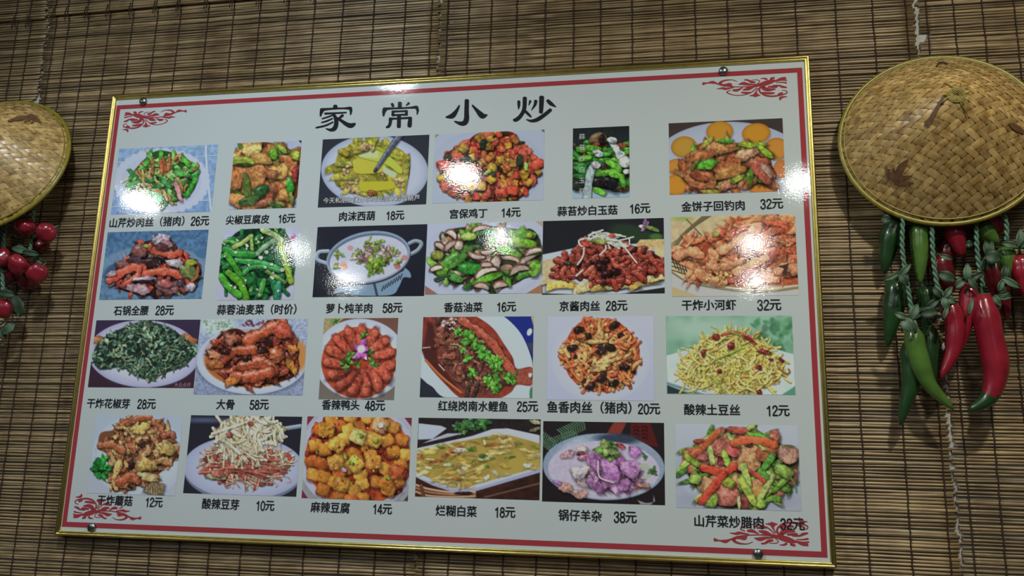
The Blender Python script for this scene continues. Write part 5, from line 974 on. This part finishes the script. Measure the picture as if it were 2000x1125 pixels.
def tuft(root, x, y, k, Y, size=26, seed=0, mats=None):
    r = random.Random(seed+int(x*7+y))
    for i in range(k): a = r.uniform(0, 6.28); leaf(root, x+math.cos(a)*size*.55, y+math.sin(a)*size*.4, size*r.uniform(.8, 1.2), size*r.uniform(.36, .55), a, Y-r.uniform(0, .012), (mats or [M_lf, M_lp])[r.randrange(2)])
def string(x, y, label, name='chilli_string', cat_='chilli string', grp='chilli strings under the long chillies hat'): return empty(name, tuple(pic(x, y, -.02)), label, cat_, grp)
s1 = string(1770, 600, 'string of long green chillies on a mint braided cord')
braid(s1, [(1764, 415), (1762, 480), (1768, 530), (1778, 590), (1784, 640)], -.05)
chilli(s1, [(1756, 428), (1738, 470), (1726, 535)], 42, -.012, M_gd); chilli(s1, [(1795, 436), (1797, 490), (1797, 556)], 33, -.032, M_gl); chilli(s1, [(1752, 545), (1744, 610), (1733, 676)], 38, -.012, M_gd)
chilli(s1, [(1782, 640), (1792, 690), (1815, 750), (1862, 800)], 34, -.045, M_gl); chilli(s1, [(1776, 672), (1780, 740), (1758, 830)], 36, -.026, M_gd); chilli(s1, [(1816, 640), (1815, 700), (1824, 765)], 32, -.016, M_gd); chilli(s1, [(1806, 560), (1812, 600), (1808, 650)], 30, -.014, M_gd)
tuft(s1, 1756, 536, 4, -.05, 30); tuft(s1, 1778, 622, 5, -.06, 34); tuft(s1, 1808, 602, 4, -.05, 32); leaf(s1, 1731, 428, 22, 19, .2, -.05, M_lf); leaf(s1, 1815, 610, 38, 22, -.1, -.066, M_lf); leaf(s1, 1773, 634, 34, 26, .9, -.07, M_lp)
s2 = string(1845, 600, 'string of curved red chillies hanging beside the green chilli string')
braid(s2, [(1820, 430), (1822, 490), (1830, 555), (1842, 578)], -.05)
chilli(s2, [(1856, 440), (1868, 465), (1880, 502)], 36, -.032, M_rd); chilli(s2, [(1832, 500), (1845, 540), (1862, 570)], 40, -.014, M_rk); chilli(s2, [(1852, 588), (1866, 640), (1860, 690), (1838, 738)], 33, -.05, M_rd); chilli(s2, [(1858, 470), (1848, 500), (1846, 530)], 34, -.010, M_rk)
tuft(s2, 1842, 580, 5, -.055, 30); leaf(s2, 1848, 502, 28, 10, .3, -.06, M_lp); leaf(s2, 1850, 540, 40, 22, .4, -.045, M_lf); leaf(s2, 1847, 610, 30, 9, 1.9, -.065, M_lp)
s3 = string(1915, 600, 'string of long red chillies with one dark green tip')
braid(s3, [(1906, 425), (1908, 480), (1912, 520), (1920, 560)], -.05)
chilli(s3, [(1895, 556), (1890, 610), (1874, 690)], 33, -.035, M_rd); chilli(s3, [(1919, 578), (1932, 650), (1945, 720), (1932, 775), (1892, 803)], 44, -.05, M_rd, M_gd); chilli(s3, [(1935, 505), (1952, 560), (1968, 625)], 38, -.014, M_rk); chilli(s3, [(1915, 438), (1930, 458), (1950, 476)], 34, -.03, M_gl)
tuft(s3, 1890, 545, 5, -.05, 32); tuft(s3, 1934, 500, 5, -.05, 32); tuft(s3, 1945, 580, 3, -.045, 30); leaf(s3, 1893, 476, 16, 14, 0, -.055, M_lf); leaf(s3, 1896, 600, 34, 9, 1.8, -.07, M_lp); leaf(s3, 1940, 502, 34, 28, .2, -.065, M_lf); leaf(s3, 1948, 588, 26, 12, .9, -.055, M_lp)
s4 = string(1980, 520, 'string of short red and green chillies at the hat rim end')
braid(s4, [(1960, 415), (1966, 440), (1966, 470)], -.05)
chilli(s4, [(1930, 422), (1945, 438), (1957, 456)], 36, -.028, M_rd); chilli(s4, [(1962, 484), (1968, 515), (1976, 548)], 32, -.035, M_gl); chilli(s4, [(1992, 500), (1996, 540), (2002, 580)], 38, -.04, M_rd); chilli(s4, [(2024, 470), (2030, 530), (2026, 600)], 38, -.04, M_rd)
tuft(s4, 1962, 545, 4, -.045, 34); tuft(s4, 1992, 480, 5, -.05, 34); leaf(s4, 1975, 552, 44, 14, .5, -.055, M_lp)
def pepper(root, x, y, rx, ry, rot, Y, mt):
    C = pic(x, y, Y); V = []; n, k = 10, 20; c, s = math.cos(rot), math.sin(rot)
    for i in range(n+1):
        a = math.pi*i/n
        for j in range(k):
            t = 2*math.pi*j/k; lob = 1+.13*math.cos(3*t+x)+.05*math.cos(5*t+y)+.06*math.sin(3*a+y); u = math.cos(a)*(1 if i > n/2 else .9); v = math.sin(a)**.9*lob*math.cos(t); d = math.sin(a)**.9*lob*math.sin(t)
            V.append(C+np.array([(u*rx*c-v*ry*s)/1000, d*ry/1000, -(u*rx*s+v*ry*c)/1000]))
    F = [(i*k+j, i*k+(j+1) % k, (i+1)*k+(j+1) % k, (i+1)*k+j) for i in range(n) for j in range(k)]
    o = mesh('pepper', V, F, mt, root, True); e = np.array([-c, 0, s]); b = MB(); T0 = C-e*-1*0+e*rx*.92/1000
    b.tube([T0-e*.003, T0+e*.002, T0+e*.010], [.008, .003, .0018], 8); b.build('calyx', M_lf, o)
G2 = 'pepper strings under the round red peppers hat'
t1 = string(60, 480, 'string of round red peppers reaching toward the menu board', 'pepper_string', 'pepper string', G2)
braid(t1, [(66, 410), (62, 460), (58, 500)], -.03, 8)
for a_ in ((49, 444, 25, 18, .15, -.05, M_rd), (91, 455, 23, 20, 2.6, -.045, M_rd), (38, 516, 24, 20, .5, -.055, M_rd), (73, 534, 22, 20, 2.2, -.05, M_rd), (58, 549, 20, 20, 1.2, -.015, M_rk), (80, 478, 18, 16, .7, -.008, M_rk)): pepper(t1, *a_)
leaf(t1, 40, 488, 36, 14, .2, -.05, M_lp); leaf(t1, 60, 494, 34, 12, .15, -.06, M_lf); leaf(t1, 75, 508, 26, 10, .6, -.05, M_lf); leaf(t1, 36, 484, 22, 12, -.5, -.045, M_lf)
t2 = string(8, 560, 'string of round red peppers on a mint cord at the hat middle', 'pepper_string', 'pepper string', G2)
braid(t2, [(11, 430), (8, 465), (6, 500)], -.045, 10); braid(t2, [(4, 520), (6, 560), (8, 580)], -.04, 9)
for a_ in ((3, 505, 22, 20, .6, -.05, M_rd), (18, 536, 20, 20, 1.4, -.018, M_rk), (8, 604, 22, 19, 1.5, -.05, M_rd), (-32, 540, 22, 20, 2.4, -.045, M_rd), (-30, 620, 22, 20, 2., -.045, M_rd)): pepper(t2, *a_)
leaf(t2, 12, 573, 34, 16, .15, -.06, M_lf); leaf(t2, 33, 598, 44, 28, 1.3, -.025, M_lf); leaf(t2, 16, 642, 34, 16, -.7, -.04, M_lp); leaf(t2, 4, 650, 30, 14, 1.0, -.035, M_lf)
